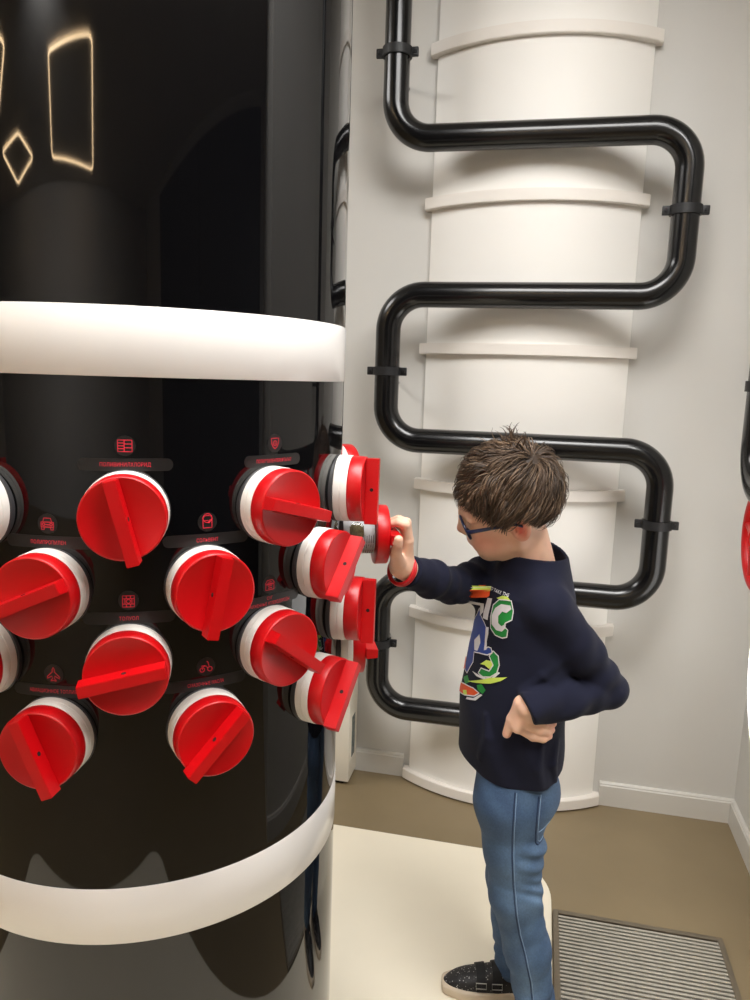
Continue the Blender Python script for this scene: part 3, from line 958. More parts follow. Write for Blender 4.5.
def sleeve(P, s, e, w_, rs, re, rw):
    m1 = s * 0.55 + e * 0.45
    m2 = e * 0.5 + w_ * 0.5
    d = chain(P, [s, m1, e], [rs, (rs + re) / 2 * 1.0, re], 0.02)
    d2 = chain(P, [e, m2, w_], [re, (re + rw) / 2 * 0.99, rw], 0.02)
    return smin(d, d2, 0.006)
cuffL = wL + (wL - eL) / np.linalg.norm(wL - eL) * 0.004
dirR = (wR - eR) / np.linalg.norm(wR - eR); dirL = (wL - eL) / np.linalg.norm(wL - eL)
def shirt_sdf(P):
    t = torso_sdf(P)
    # soft vertical drapes at the flank and folds fanning from the armpit
    fl = (P[:, 0] - 0.32)
    t = t + 0.0024 * np.sin(P[:, 0] * 80 + P[:, 2] * 26 + 1.5 * np.sin(P[:, 2] * 9)) * np.clip((0.80 - P[:, 2]) / 0.12, 0, 1)
    t = t + 0.0030 * np.sin((P[:, 2] + 0.9 * P[:, 0]) * 75 + 2 * np.sin(P[:, 0] * 30)) * np.clip(1 - np.abs(P[:, 2] - 0.84) / 0.09, 0, 1) * np.clip((P[:, 0] - 0.29) / 0.06, 0, 1)
    # left sleeve
    a = sleeve(P, sL, eL, cuffL, 0.048, 0.0385, 0.0325)
    ta, ra = along(P, eL, sL)
    cre = np.sin(ta * 26 + 10 * ra[:, 0] + 14 * ra[:, 2]) * np.clip(1 - np.abs(ta - 0.25) / 0.5, 0, 1) * 0.0026
    tb, rb = along(P, eL, cuffL)
    cre2 = np.sin(tb * 19 + 26 * rb[:, 2]) * np.clip(1 - np.abs(tb - 0.25) / 0.35, 0, 1) * np.clip((tb + 0.1) / 0.2, 0, 1) * 0.0020
    a = a + cre + cre2
    a = smax(a, ((P - cuffL) @ V((-0.90, -0.12, -0.42))).astype(np.float32), 0.003)
    # right sleeve
    cR = wR - dirR * 0.008
    b = sleeve(P, sR, eR, cR, 0.050, 0.037, 0.0305)
    tc, rcx = along(P, eR, sR)
    b = b + np.sin(tc * 24 + 30 * rcx[:, 2] + 9) * np.clip(1 - np.abs(tc - 0.3) / 0.6, 0, 1) * 0.0028
    td, rdx = along(P, eR, cR)
    b = b + np.sin(td * 23 + 20 * rdx[:, 2]) * np.clip(1 - np.abs(td - 0.5) / 0.6, 0, 1) * 0.0020
    b = smax(b, ((P - cR) @ dirR).astype(np.float32), 0.003)
    for fo in FOLDS:
        t = smin(t, chain(P, fo, [0.002, 0.0065, 0.002], 0.004), 0.012)
    d = smin(t, a, 0.016)
    d = smin(d, b, 0.024)
    # yoke: shoulders slope up to the collar
    d = smin(d, chain(P, [sL + V((0, 0.01, 0.005)), V((0.326, 1.43, 1.012)), V((0.322, 1.475, 1.02)), V((0.310, 1.53, 1.012)), sR + V((0, -0.01, 0.005))], [0.042, 0.042, 0.046, 0.042, 0.042], 0.02), 0.02)
    # collar stands away from the nape
    q = P - V((0.327, 1.474, 1.06))
    def cone(grow):
        w_ = np.clip(-q[:, 2] / 0.06, -0.3, 1.6)
        return (np.sqrt((q[:, 0] / 1.0) ** 2 + q[:, 1] ** 2) - (0.0625 + 0.009 * w_ + grow)).astype(np.float32) * 0.92
    co_ = np.maximum(cone(0.0), np.maximum(q[:, 2] - 0.03, -q[:, 2] - 0.075))
    d = smin(d, co_, 0.020)
    d = smax(d, q[:, 2] + 0.05 * q[:, 0] - 0.35 * np.maximum(q[:, 1], 0), 0.002)
    # hollow of the neck
    d = smax(d, -np.maximum(cone(-0.0045), -q[:, 2] - 0.055), 0.003)
    # hem
    hem = 0.611 + 0.016 * np.clip((0.235 - P[:, 0]) / 0.05, 0, 1) + 0.014 * np.clip((P[:, 0] - 0.355) / 0.05, 0, 1)
    d = smax(d, hem - P[:, 2], 0.003)
    # hollow under the hem
    d = smax(d, -np.maximum(torso_sdf(P, -0.011), P[:, 2] - (hem + 0.02)), 0.004)
    return d.astype(np.float32)

def leg_d(P, pts, rads): return chain(P, pts, rads, 0.018)
def jeans_sdf(P):
    def leg(hip, kn, an, top, ph):
        m1 = hip * 0.5 + kn * 0.5; m2 = kn * 0.5 + an * 0.5
        d = chain(P, [top, hip, m1 + V((0.002, 0, 0)), kn, m2 + V((0.004, 0, 0)), an], [0.080, 0.071, 0.059, 0.0515, 0.0465, 0.0415], 0.02)
        z = P[:, 2]
        back = np.clip((P[:, 0] - (kn[0] - 0.01)) / 0.04, 0, 1)
        w1 = np.clip(1 - np.abs(z - kn[2] - 0.02) / 0.11, 0, 1)
        d = d + 0.0017 * w1 * (0.25 + back) * np.sin((z + 0.45 * P[:, 0] + 0.016 * np.sin(P[:, 1] * 60 + P[:, 2] * 31 + ph)) * 150 + ph + 1.4 * np.sin(z * 47 + ph))
        w2 = np.clip(1 - np.abs(z - 0.13) / 0.09, 0, 1)
        d = d + 0.0022 * w2 * np.sin((z - 0.45 * P[:, 0] + 0.012 * np.sin(P[:, 1] * 70 + z * 40)) * 130 + ph + 1 + 1.2 * np.sin(z * 61))
        w3 = np.clip(1 - np.abs(z - hip[2] + 0.09) / 0.06, 0, 1) * np.clip((P[:, 0] - hip[0]) / 0.04, 0, 1)
        d = d + 0.004 * w3 * np.sin((z + 0.4 * P[:, 0]) * 150 + 1.1 + ph)
        return smax(d, (an[2] - 0.022) - z, 0.004)
    a = leg(hipL, kneL, ankL, V((0.306, 1.435, 0.60)), 0.0)
    b = leg(hipR, kneR, ankR, V((0.312, 1.53, 0.60)), 2.0)
    d = smin(a, b, 0.012)
    d = smin(d, ell(P, (0.342, 1.43, 0.565), (0.057, 0.060, 0.055)), 0.03)      # seat
    d = smin(d, ell(P, (0.342, 1.53, 0.565), (0.057, 0.058, 0.055)), 0.03)
    d = smax(d, P[:, 2] - 0.66, 0.004)
    return d.astype(np.float32)

# ---- hands
def hug(P, r, dpt=0.0):
    """slide a point of the left hand towards the hip until it lies on the shirt with radius r"""
    p = V(P).copy()
    t = np.linspace(-0.08, 0.09, 171).astype(np.float32)
    q = p + t[:, None] * V((0.2153, 1.0, -0.4737))
    d = torso_sdf(q) - r
    k = np.argmax(d < 0)
    return (q[k] if d[k] < 0 else p) + V((0.2153, 1.0, -0.4737)) * dpt
FOLDS = [[hug(p, -0.0005) for p in f] for f in (
    ((0.2896, 1.3450, 0.8234), (0.3274, 1.3450, 0.8526), (0.3719, 1.3600, 0.8899)), ((0.3147, 1.3450, 0.8162), (0.3464, 1.3500, 0.8411), (0.3776, 1.3600, 0.8641)),
    ((0.3424, 1.3600, 0.6197), (0.3321, 1.3600, 0.6574), (0.3346, 1.3500, 0.7045)), ((0.3739, 1.3700, 0.6235), (0.3653, 1.3700, 0.6614), (0.3653, 1.3600, 0.7127)),
    ((0.2265, 1.4000, 0.6532), (0.2367, 1.3800, 0.7066), (0.2302, 1.3800, 0.7524)))]
def fing(P, pts, rads): return chain(P, pts, rads, 0.003)
HLp = {
    'wr': wL + dirL * 0.004,
    'wi': hug((0.2954, 1.3300, 0.8063), 0.013), 'wm': hug((0.3050, 1.3300, 0.8026), 0.018), 'wp': hug((0.3160, 1.3300, 0.7790), 0.015),
    'cm': hug((0.2881, 1.3300, 0.8020), 0.012), 'th1': hug((0.2712, 1.3300, 0.7715), 0.010), 'th2': hug((0.2626, 1.3300, 0.7409), 0.0085),
    'i0': hug((0.2835, 1.3300, 0.7558), 0.011, -0.004), 'i1': hug((0.3130, 1.3300, 0.7376), 0.0095), 'i2': hug((0.3322, 1.3300, 0.7342), 0.0085), 'i3': hug((0.3432, 1.3300, 0.7396), 0.0078),
    'm0': hug((0.2923, 1.3300, 0.7661), 0.011, -0.006), 'm1': hug((0.3254, 1.3300, 0.7501), 0.0095, -0.001), 'm2': hug((0.3379, 1.3300, 0.7475), 0.0085), 'm3': hug((0.3470, 1.3300, 0.7518), 0.0078),
    'r0': hug((0.3029, 1.3300, 0.7765), 0.011, -0.006), 'r1': hug((0.3321, 1.3300, 0.7634), 0.009, -0.001), 'r2': hug((0.3408, 1.3300, 0.7607), 0.008), 'r3': hug((0.3499, 1.3300, 0.7650), 0.0074),
    'p0': hug((0.3137, 1.3300, 0.7849), 0.010, -0.006), 'p1': hug((0.3369, 1.3300, 0.7757), 0.008), 'p2': hug((0.3427, 1.3300, 0.7738), 0.0072), 'p3': hug((0.3501, 1.3300, 0.7761), 0.0066)}
def left_hand(P):
    h = HLp
    d = rc(P, eL * 0.2 + wL * 0.8, h['wr'], 0.0185, 0.0160)
    for k in 'imrp':
        d = smin(d, rc(P, h['wr'] if k == 'r' else h['w' + k], h[k + '0'], 0.0125, 0.0098), 0.008)
    d = smin(d, rc(P, h['wi'], h['cm'], 0.0135, 0.0125), 0.010)
    d = smin(d, rc(P, h['cm'], h['i0'], 0.013, 0.011), 0.010)
    th = fing(P, [h['cm'], h['th1'], h['th2']], [0.0140, 0.0108, 0.0085])
    d = smin(d, th, 0.008)
    for k, r in (('i', 0.0094), ('m', 0.0096), ('r', 0.0090), ('p', 0.0080)):
        f = fing(P, [h[k + '0'], h[k + '1'], h[k + '2'], h[k + '3']], [r * 1.10, r * 0.97, r * 0.9, r * 0.78])
        d = smin(d, f, 0.0022)
    return d
# right hand: fingers over the bar of the pulled jar, thumb under it
HRp = {
    'wr': V((0.0533, 1.3380, 1.0592)), 'cm': V((0.0447, 1.3100, 1.0735)), 'th1': V((0.0387, 1.2780, 1.0974)), 'th2': V((0.0409, 1.2580, 1.1190)), 'th3': V((0.0423, 1.2540, 1.1269)),
    'i0': V((0.0596, 1.3150, 1.1114)), 'i1': V((0.0553, 1.3020, 1.1431)), 'i2': V((0.0419, 1.3020, 1.1471)), 'i3': V((0.0323, 1.3030, 1.1448)),
    'm0': V((0.0621, 1.3310, 1.1098)), 'm1': V((0.0577, 1.3200, 1.1441)), 'm2': V((0.0432, 1.3200, 1.1491)), 'm3': V((0.0325, 1.3210, 1.1459)),
    'r0': V((0.0621, 1.3470, 1.1025)), 'r1': V((0.0568, 1.3380, 1.1378)), 'r2': V((0.0429, 1.3380, 1.1429)), 'r3': V((0.0331, 1.3390, 1.1396)),
    'p0': V((0.0593, 1.3620, 1.0915)), 'p1': V((0.0551, 1.3550, 1.1231)), 'p2': V((0.0437, 1.3540, 1.1324)), 'p3': V((0.0355, 1.3540, 1.1321))}
def right_hand(P):
    h = HRp
    d = rc(P, eR * 0.12 + wR * 0.88, h['wr'], 0.023, 0.0225)
    for k in 'imrp':
        d = smin(d, rc(P, h['wr'], h[k + '0'], 0.0165, 0.0105), 0.010)
    d = smin(d, rc(P, h['wr'], h['cm'], 0.018, 0.014), 0.010)
    d = smin(d, fing(P, [h['cm'], h['th1'], h['th2'], h['th3']], [0.0138, 0.0108, 0.0092, 0.0080]), 0.004)
    for k, r in (('i', 0.0080), ('m', 0.0083), ('r', 0.0079), ('p', 0.0070)):
        f = fing(P, [h[k + '0'], h[k + '1'], h[k + '2'], h[k + '3']], [r * 1.22, r * 1.02, r * 0.92, r * 0.80])
        d = smin(d, f, 0.003)
    return d

def body_sdf(P):
    d = smin(head_sdf(P), neck_sdf(P), 0.022)
    t = torso_sdf(P, -0.016)
    t = np.maximum(t, np.maximum(P[:, 2] - 1.02, 0.66 - P[:, 2]))
    d = smin(d, t, 0.02)
    d = smin(d, chain(P, [sL * 0.9 + NB * 0.1, eL, eL * 0.15 + wL * 0.85], [0.036, 0.028, 0.022], 0.02), 0.012)
    d = smin(d, chain(P, [sR * 0.9 + NB * 0.1, eR, eR * 0.12 + wR * 0.88], [0.036, 0.027, 0.021], 0.02), 0.012)
    for h, k, a in ((hipL, kneL, ankL), (hipR, kneR, ankR)):
        toe = a + V((-0.09, 0.0, -0.042))
        d = smin(d, chain(P, [V((0.310, h[1] * 0.6 + 1.478 * 0.4, 0.68)), V((0.315, h[1], 0.58)), h, k, a + V((0, 0, -0.02)), toe], [0.055, 0.056, 0.052, 0.036, 0.026, 0.010], 0.02), 0.012)
    d = np.minimum(d, left_hand(P))
    rh = right_hand(P)
    # the fingers press flat against the cap and its bar
    n = V((math.cos(th5), math.sin(th5), 0)); x = V((-math.sin(th5), math.cos(th5), 0))
    q = P - V(tuple(loc))
    h = q @ n; u = q @ x; z = q[:, 2]
    capd = np.maximum(np.sqrt(u * u + z * z) - 0.0535, h - 0.0478)
    bard = np.maximum(np.maximum(np.abs(u) - 0.0575, np.abs(z) - 0.0100), h - 0.0705)
    rh = smax(rh, -np.minimum(capd, bard).astype(np.float32), 0.0015)
    d = np.minimum(d, rh)
    return d.astype(np.float32)

loc = JAR_LOC
child = empty('person', 'child in dark long sleeved top, jeans and glasses pulling out a jar', 'person', (0.33, 1.48, PZ))

M['skin'] = mat('skin', rgb(220, 172, 148), 0.5, sss=0.12, attr='tint', noise=0.03, nscale=60, bump=0.04, bscale=500)
M['shirt'] = mat('navy_jersey', rgb(17, 20, 40), 0.9, spec=0.3, sheen=0.02, noise=0.06, nscale=40, bump=0.25, bscale=900)
M['hair'] = mat('brown_hair', rgb(88, 66, 46), 0.5, attr='tint')
M['frame'] = mat('navy_frame', rgb(30, 42, 84), 0.3, noise=0.08, nscale=120)
M['lens'] = mat('lens_glass', (1, 1, 1, 1), 0.02, trans=1.0, ior=1.1, noise=0.001)
M['eye_dark'] = mat('lash_brown', rgb(60, 36, 26), 0.6, noise=0.05)
M['wristband'] = mat('red_band', rgb(196, 28, 34), 0.45, noise=0.05, nscale=60)

bv, bf = mesher(body_sdf, (0.0, 1.24, -0.01), (0.56, 1.70, 1.30), 0.0019)
def skin_tint(P):
    base = np.array([lin(236), lin(192), lin(166)]); red = np.array([lin(216), lin(96), lin(84)])
    q = (P - HC0) @ HB.T; s = q.copy(); s[:, 1] = np.abs(s[:, 1])
    w_ = 0.62 * np.exp(-(np.linalg.norm((s - [-0.014, 0.080, -0.017]) / [0.020, 0.013, 0.028], axis=1) ** 2))
    w_ += 0.45 * np.exp(-(np.linalg.norm((s - [-0.012, 0.078, -0.012]) / [0.009, 0.008, 0.015], axis=1) ** 2))  # deeper red painted in the ear hollow to stand in for shade
    w_ += 0.42 * np.exp(-(np.linalg.norm((s - [0.055, 0.052, -0.040]) / [0.030, 0.03, 0.025], axis=1) ** 2))
    w_ += 0.40 * np.exp(-(np.linalg.norm((s - [0.104, 0.0, -0.032]) / [0.012, 0.014, 0.012], axis=1) ** 2))
    w_ += 0.75 * np.exp(-(np.linalg.norm((s - [0.093, 0.0, -0.065]) / [0.009, 0.020, 0.009], axis=1) ** 2))
    for k in ('th2', 'i3', 'm3', 'r3'):
        for H in (HLp, HRp):
            w_ += 0.30 * np.exp(-(np.linalg.norm((P - H[k]) / 0.011, axis=1) ** 2))
    for k in 'imr':
        w_ += 0.22 * np.exp(-(np.linalg.norm((P - HLp[k + '1']) / 0.007, axis=1) ** 2))
    w_ = np.clip(w_, 0, 0.9)[:, None]
    return base * (1 - w_) + red * w_
np_mesh('body', bv, bf, M['skin'], child, skin_tint(bv))

sv, sf = mesher(shirt_sdf, (0.02, 1.27, 0.55), (0.56, 1.70, 1.12), 0.003)
shirt = np_mesh('shirt', sv, sf, M['shirt'], child)
jv, jf = mesher(jeans_sdf, (0.20, 1.31, 0.02), (0.46, 1.66, 0.68), 0.0026)
def denim_tint(P):
    dark = np.array([lin(28), lin(52), lin(88)]); pale = np.array([lin(116), lin(148), lin(180)])
    n = 0.5 + 0.5 * np.sin(P[:, 2] * 41 + 3 * np.sin(P[:, 0] * 27)) * np.sin(P[:, 0] * 60 + 2 * np.sin(P[:, 2] * 33))
    w_ = 0.17 + 0.15 * n
    for c, r, a in (((0.30, 1.36, 0.42), (0.04, 0.09, 0.09), 0.22), ((0.35, 1.36, 0.36), (0.028, 0.09, 0.06), 0.30), ((0.36, 1.38, 0.14), (0.030, 0.09, 0.10), 0.28), ((0.375, 1.40, 0.52), (0.03, 0.09, 0.05), 0.2)):
        w_ = w_ + a * np.exp(-np.sum(((P - c) / r) ** 2, axis=1))
    w_ = np.clip(w_, 0, 0.8)[:, None]
    return dark * (1 - w_) + pale * w_
M['denim'] = mat('blue_denim', rgb(70, 104, 146), 0.8, attr='tint', noise=0.14, nscale=260, bump=0.35, bscale=800)
M['stitch'] = mat('pale_seam', rgb(132, 158, 188), 0.8, noise=0.1, nscale=400)
M['seam'] = mat('dark_seam', rgb(34, 54, 86), 0.8, noise=0.1, nscale=400)
jeans = np_mesh('jeans', jv, jf, M['denim'], child, denim_tint(jv))

def bvh_of(verts, faces): return BVHTree.FromPolygons([tuple(p) for p in verts], [tuple(int(i) for i in f) for f in faces])
jb = bvh_of(jv, jf); sb = bvh_of(sv, sf)
def lay(bvh, p, lift, d=(0.17, 0.985, 0)):
    d = Vector(d).normalized()
    h = bvh.ray_cast(Vector(p) - d * 0.5, d)
    if h[0] is None: return None
    n = h[1] if h[1].dot(d) < 0 else -h[1]
    return h[0] + n * lift
def seam(name, pts, wd, m, par, n=40, bvh=None, lift=0.0005):
    P = [Vector(p) for p in pts]
    L = [0]
    for a, b in zip(P[:-1], P[1:]): L.append(L[-1] + (b - a).length)
    out = []
    for i in range(n + 1):
        s = L[-1] * i / n
        k = max(j for j in range(len(L) - 1) if L[j] <= s + 1e-9)
        q = lay(bvh, P[k].lerp(P[k + 1], (s - L[k]) / (L[k + 1] - L[k])), lift)
        if q is not None: out.append(q)
    bm = bmesh.new(); tube(bm, out, wd, 6)
    o = obj(name, bm, m); o.parent = par
    return o
sp_ = [(0.2941, 1.3700, 0.6059), (0.2936, 1.3700, 0.5823), (0.2939, 1.3700, 0.5283), (0.2962, 1.3700, 0.4737), (0.3023, 1.3700, 0.4075), (0.3127, 1.3700, 0.3359), (0.3216, 1.3700, 0.2907), (0.3372, 1.3700, 0.2383), (0.3512, 1.3700, 0.1807), (0.3584, 1.3700, 0.1339)]
seam('side_seam', sp_, 0.0012, M['seam'], jeans, 80, jb)
seam('pale_stitching', [(p[0] + 0.0035, p[1], p[2]) for p in sp_], 0.0007, M['stitch'], jeans, 80, jb)
pk = [(0.3465, 1.4000, 0.5966), (0.3452, 1.4000, 0.5549), (0.3456, 1.4000, 0.5174), (0.3472, 1.4000, 0.4930), (0.3517, 1.4000, 0.4865), (0.3740, 1.4000, 0.4895)]
seam('pocket_edge', pk, 0.0015, M['seam'], jeans, 50, jb)
seam('pale_stitching', [(p[0] + 0.004, p[1], p[2] + 0.003) for p in pk[:-1]] + [(0.3757, 1.4000, 0.4940)], 0.0009, M['stitch'], jeans, 50, jb)
seam('pale_stitching', [(0.3517, 1.4000, 0.5176), (0.3617, 1.4000, 0.5202), (0.3731, 1.4000, 0.5316)], 0.0010, M['stitch'], jeans, 20, jb)

# ---- print on the chest: flat shapes laid on the jersey
M['p_white'] = mat('print_white', rgb(222, 220, 222), 0.6, noise=0.03, nscale=90)
M['p_green'] = mat('print_green', rgb(30, 140, 58), 0.6, noise=0.04, nscale=90)
M['p_lime'] = mat('print_lime', rgb(206, 226, 96), 0.6, noise=0.04, nscale=90)
M['p_blue'] = mat('print_blue', rgb(36, 66, 150), 0.6, noise=0.06, nscale=60)
M['p_orange'] = mat('print_orange', rgb(236, 88, 36), 0.6, noise=0.04, nscale=90)
chest = Vector((0.321, 1.480, 0.0))
FTv, LTv = Vector([float(x) for x in FT]), Vector([float(x) for x in LT])
def on_chest(s, t, lift):
    """s metres to the child's left along the curve of the chest, t height"""
    a = s / 0.118
    dr = (FTv * math.cos(a) * 0.098 + LTv * math.sin(a) * 0.138)
    o = Vector((chest.x, chest.y, t)) + dr * 1.42
    h = sb.ray_cast(o, -dr.normalized())
    if h[0] is None: return Vector((chest.x, chest.y, t)) + dr
    n = h[1] if h[1].dot(dr) > 0 else -h[1]
    return h[0] + n * lift
def ppoly(bm, pts, lift, cuts=2):
    b2 = bmesh.new()
    f = b2.faces.new([b2.verts.new((x, y, 0)) for x, y in pts])
    bmesh.ops.triangulate(b2, faces=[f], ngon_method='EAR_CLIP')
    for _ in range(8):
        es = [e for e in b2.edges if e.calc_length() > 0.006]
        if not es: break
        bmesh.ops.subdivide_edges(b2, edges=es, cuts=1)
        bmesh.ops.triangulate(b2, faces=[f for f in b2.faces if len(f.verts) > 3])
    mp = {}
    for v in b2.verts: mp[v] = bm.verts.new(on_chest(v.co.x, v.co.y, lift))
    for f in b2.faces: bm.faces.new([mp[v] for v in f.verts])
    b2.free()
def pobjs(name, polys, m, lift):
    for k, p in enumerate(polys):                    # each printed shape a piece of its own
        bm = bmesh.new()
        ppoly(bm, p, lift + 0.00004 * k)
        o = obj(name, bm, m, smooth=True, angle=180); o.parent = shirt
def T(*px): return list(px)
SWOOSH1 = T((-0.0950, 0.9992),(-0.0918, 1.0036),(-0.0273, 1.0076),(-0.0062, 0.9923),(-0.0077, 0.9712),(-0.0185, 0.9676),(-0.0205, 0.9923),(-0.0428, 1.0015),(-0.0570, 0.9977),(-0.0458, 0.9803),(-0.0732, 0.9382),(-0.0748, 0.9011),(-0.0748, 0.9026),(-0.0729, 0.9397),(-0.0760, 0.9757))
ORANGE = [T((-0.0197, 0.9862),(-0.0143, 0.9920),(0.0035, 0.9870),(0.0054, 0.9754),(-0.0058, 0.9676),(-0.0171, 0.9744)),
          T((-0.0623, 0.7598),(-0.0236, 0.7758),(0.0054, 0.7841),(0.0222, 0.7829),(0.0116, 0.7709),(-0.0149, 0.7570),(-0.0603, 0.7402)),
          T((-0.0716, 0.8148),(-0.0522, 0.8183),(-0.0416, 0.8012),(-0.0653, 0.7860))]
GREEN = [T((0.0236, 0.9629),(0.0376, 0.9780),(0.0555, 0.9818),(0.0679, 0.9830),(0.0752, 0.9656),(0.0744, 0.9485),(0.0609, 0.9391),(0.0579, 0.9322),(0.0677, 0.9273),(0.0666, 0.9129),(0.0566, 0.9077),(0.0388, 0.9075),(0.0248, 0.9167),(0.0222, 0.9383)),
         T((0.0297, 0.8614),(0.0374, 0.8745),(0.0512, 0.8698),(0.0562, 0.8540),(0.0534, 0.8373),(0.0409, 0.8243),(0.0250, 0.8171),(0.0107, 0.8183),(0.0157, 0.8310),(0.0362, 0.8342),(0.0430, 0.8489)),
         T((0.0117, 0.7939),(0.0233, 0.8020),(0.0345, 0.7953),(0.0294, 0.7847),(0.0165, 0.7861)),
         T((-0.0432, 0.7800),(-0.0230, 0.7959),(-0.0100, 0.7881),(-0.0236, 0.7758))]
LIME = [
        T((0.0287, 0.9785),(0.0435, 0.9864),(0.0561, 0.9875),(0.0667, 0.9826),(0.0558, 0.9810),(0.0404, 0.9779)),
        T((-0.0180, 0.7856),(0.0169, 0.8070),(0.0430, 0.8242),(0.0755, 0.8373),(0.0626, 0.8251),(0.0430, 0.8123),(0.0134, 0.7989)),
        T((0.0106, 0.8368),(0.0241, 0.8510),(0.0368, 0.8543),(0.0435, 0.8472),(0.0355, 0.8379),(0.0218, 0.8400)),
        T((-0.0272, 0.7603),(-0.0132, 0.7689),(-0.0081, 0.7612),(-0.0186, 0.7546))]
BLUE = [T((-0.0343, 0.9236),(-0.0226, 0.9408),(-0.0117, 0.9279),(0.0024, 0.9207),(0.0109, 0.9135),(0.0110, 0.8864),(0.0133, 0.8668),(0.0225, 0.8767),(0.0311, 0.8780),(0.0360, 0.8700),(0.0243, 0.8613),(0.0001, 0.8548),(-0.0179, 0.8486),(-0.0121, 0.8299),(-0.0249, 0.7992),(-0.0456, 0.7991),(-0.0503, 0.8261),(-0.0764, 0.8480),(-0.0759, 0.8835)),]
WHITE = [T((-0.0190, 0.9252),(-0.0221, 0.9537),(-0.0096, 0.9601),(-0.0047, 0.9389)),
         T((0.0109, 0.9135),(0.0181, 0.9162),(0.0187, 0.9020),(0.0158, 0.8863),(0.0187, 0.8690),(0.0116, 0.8660),(0.0110, 0.8864)),
         T((-0.0319, 0.8683),(-0.0138, 0.8889),(-0.0044, 0.8738),(-0.0077, 0.8555),(-0.0199, 0.8519)),
         T((-0.0070, 0.7576),(0.0101, 0.7658),(0.0248, 0.7823),(0.0296, 0.7827),(0.0158, 0.7639),(-0.0090, 0.7520)),
         T((-0.0079, 0.8129),(0.0088, 0.8152),(0.0303, 0.8176),(0.0430, 0.8242),(0.0561, 0.8403),(0.0595, 0.8396),(0.0458, 0.8214),(0.0310, 0.8139),(0.0071, 0.8102))]
def outline(name, pts, wd, m, lift, closed):
    bm = bmesh.new()
    stroke(bm, pts, wd, lambda x, y: on_chest(x, y, lift), closed)
    o = obj(name, bm, m, smooth=False); o.parent = shirt
outline('lime_print', T((0.0035, 0.9850),(-0.0063, 0.9983),(-0.0215, 1.0069),(-0.0441, 1.0068),(-0.0319, 0.9977)), 0.0042, M['p_lime'], 0.0018, False)
for p_ in GREEN[:2] + BLUE + ORANGE[1:2]:
    outline('white_print', p_, 0.0022, M['p_white'], 0.0021, True)
pobjs('green_print', GREEN, M['p_green'], 0.0009)
pobjs('blue_print', BLUE, M['p_blue'], 0.0011)
pobjs('white_print', WHITE, M['p_white'], 0.0014)
pobjs('lime_print', LIME, M['p_lime'], 0.0016)
pobjs('orange_print', ORANGE, M['p_orange'], 0.0013)
LET = [T((-0.0047, 0.9263),(0.0016, 0.9701),(0.0171, 0.9739),(0.0138, 0.9291)),
       T((0.0668, 0.9741),(0.0702, 0.9682),(0.0600, 0.9581),(0.0500, 0.9581),(0.0420, 0.9469),(0.0442, 0.9338),(0.0520, 0.9303),(0.0623, 0.9376),(0.0618, 0.9295),(0.0542, 0.9200),(0.0403, 0.9182),(0.0269, 0.9257),(0.0245, 0.9432),(0.0306, 0.9592),(0.0447, 0.9712))]
pobjs('lettering', LET, M['p_white'], 0.0019)
vs, fs = text_mesh('TO TAKE THE', 0.0085, 0.048)
bm = bmesh.new()
_a = (-0.0005, 0.9898); _b = (0.0601, 0.9901)
_k = (_b[1] - _a[1]) / (_b[0] - _a[0])
b = [bm.verts.new(on_chest((_a[0] + _b[0]) / 2 + x * (abs(_b[0] - _a[0]) / 0.048), (_a[1] + _b[1]) / 2 + y + x * (abs(_b[0] - _a[0]) / 0.048) * _k, 0.0032)) for x, y in vs]
for q in fs:
    bm.faces.new([b[i] for i in q])
o = obj('lettering', bm, M['p_white'], smooth=False); o.parent = shirt

# ---- wristband
bm = bmesh.new()
wc = wR - dirR * 0.004 + V((-0.004, 0, 0.0))
dv = Vector([float(x) for x in dirR]); ua = dv.orthogonal().normalized(); ub = dv.cross(ua)
for k, (dz_, rr_) in enumerate(((0.010, 0.0275), (0.005, 0.0285))):
    tube(bm, [Vector([float(x) for x in wc]) + dv * dz_ + (ua * math.cos(2 * PI * i / 36) + ub * math.sin(2 * PI * i / 36)) * rr_ for i in range(36)], 0.0034, 10, True)
pobj('wristband', bm, M['wristband'], child)

# ---- shoes
M['shoe'] = mat('black_sparkle_shoe', rgb(18, 17, 18), 0.5, bump=0.3, bscale=700)
nt = M['shoe'].node_tree
tc = nt.nodes.new('ShaderNodeTexCoord'); vo = nt.nodes.new('ShaderNodeTexVoronoi'); vo.inputs['Scale'].default_value = 190
cr_ = nt.nodes.new('ShaderNodeValToRGB'); cr_.color_ramp.elements[0].position = 0.0; cr_.color_ramp.elements[0].color = (0.75, 0.73, 0.7, 1)
cr_.color_ramp.elements[1].position = 0.30; cr_.color_ramp.elements[1].color = (0.012, 0.011, 0.012, 1)
nt.links.new(tc.outputs['Object'], vo.inputs['Vector']); nt.links.new(vo.outputs['Distance'], cr_.inputs['Fac'])
nz = nt.nodes.new('ShaderNodeTexNoise'); nz.inputs['Scale'].default_value = 45; nt.links.new(tc.outputs['Object'], nz.inputs['Vector'])
th_ = nt.nodes.new('ShaderNodeMath'); th_.operation = 'GREATER_THAN'; th_.inputs[1].default_value = 0.43; nt.links.new(nz.outputs['Fac'], th_.inputs[0])
mx = nt.nodes.new('ShaderNodeMix'); mx.data_type = 'RGBA'; mx.inputs[6].default_value = (0.012, 0.011, 0.012, 1)
nt.links.new(th_.outputs[0], mx.inputs[0]); nt.links.new(cr_.outputs['Color'], mx.inputs[7])
nt.links.new(mx.outputs[2], nt.nodes['Principled BSDF'].inputs['Base Color'])
M['sole'] = mat('pale_sole', rgb(206, 190, 168), 0.6, noise=0.05, nscale=50)
M['strap'] = mat('black_strap', rgb(20, 20, 21), 0.7, bump=0.2, bscale=600)
M['buckle'] = mat('silver_buckle', rgb(190, 188, 184), 0.3, metal=0.8, noise=0.05)
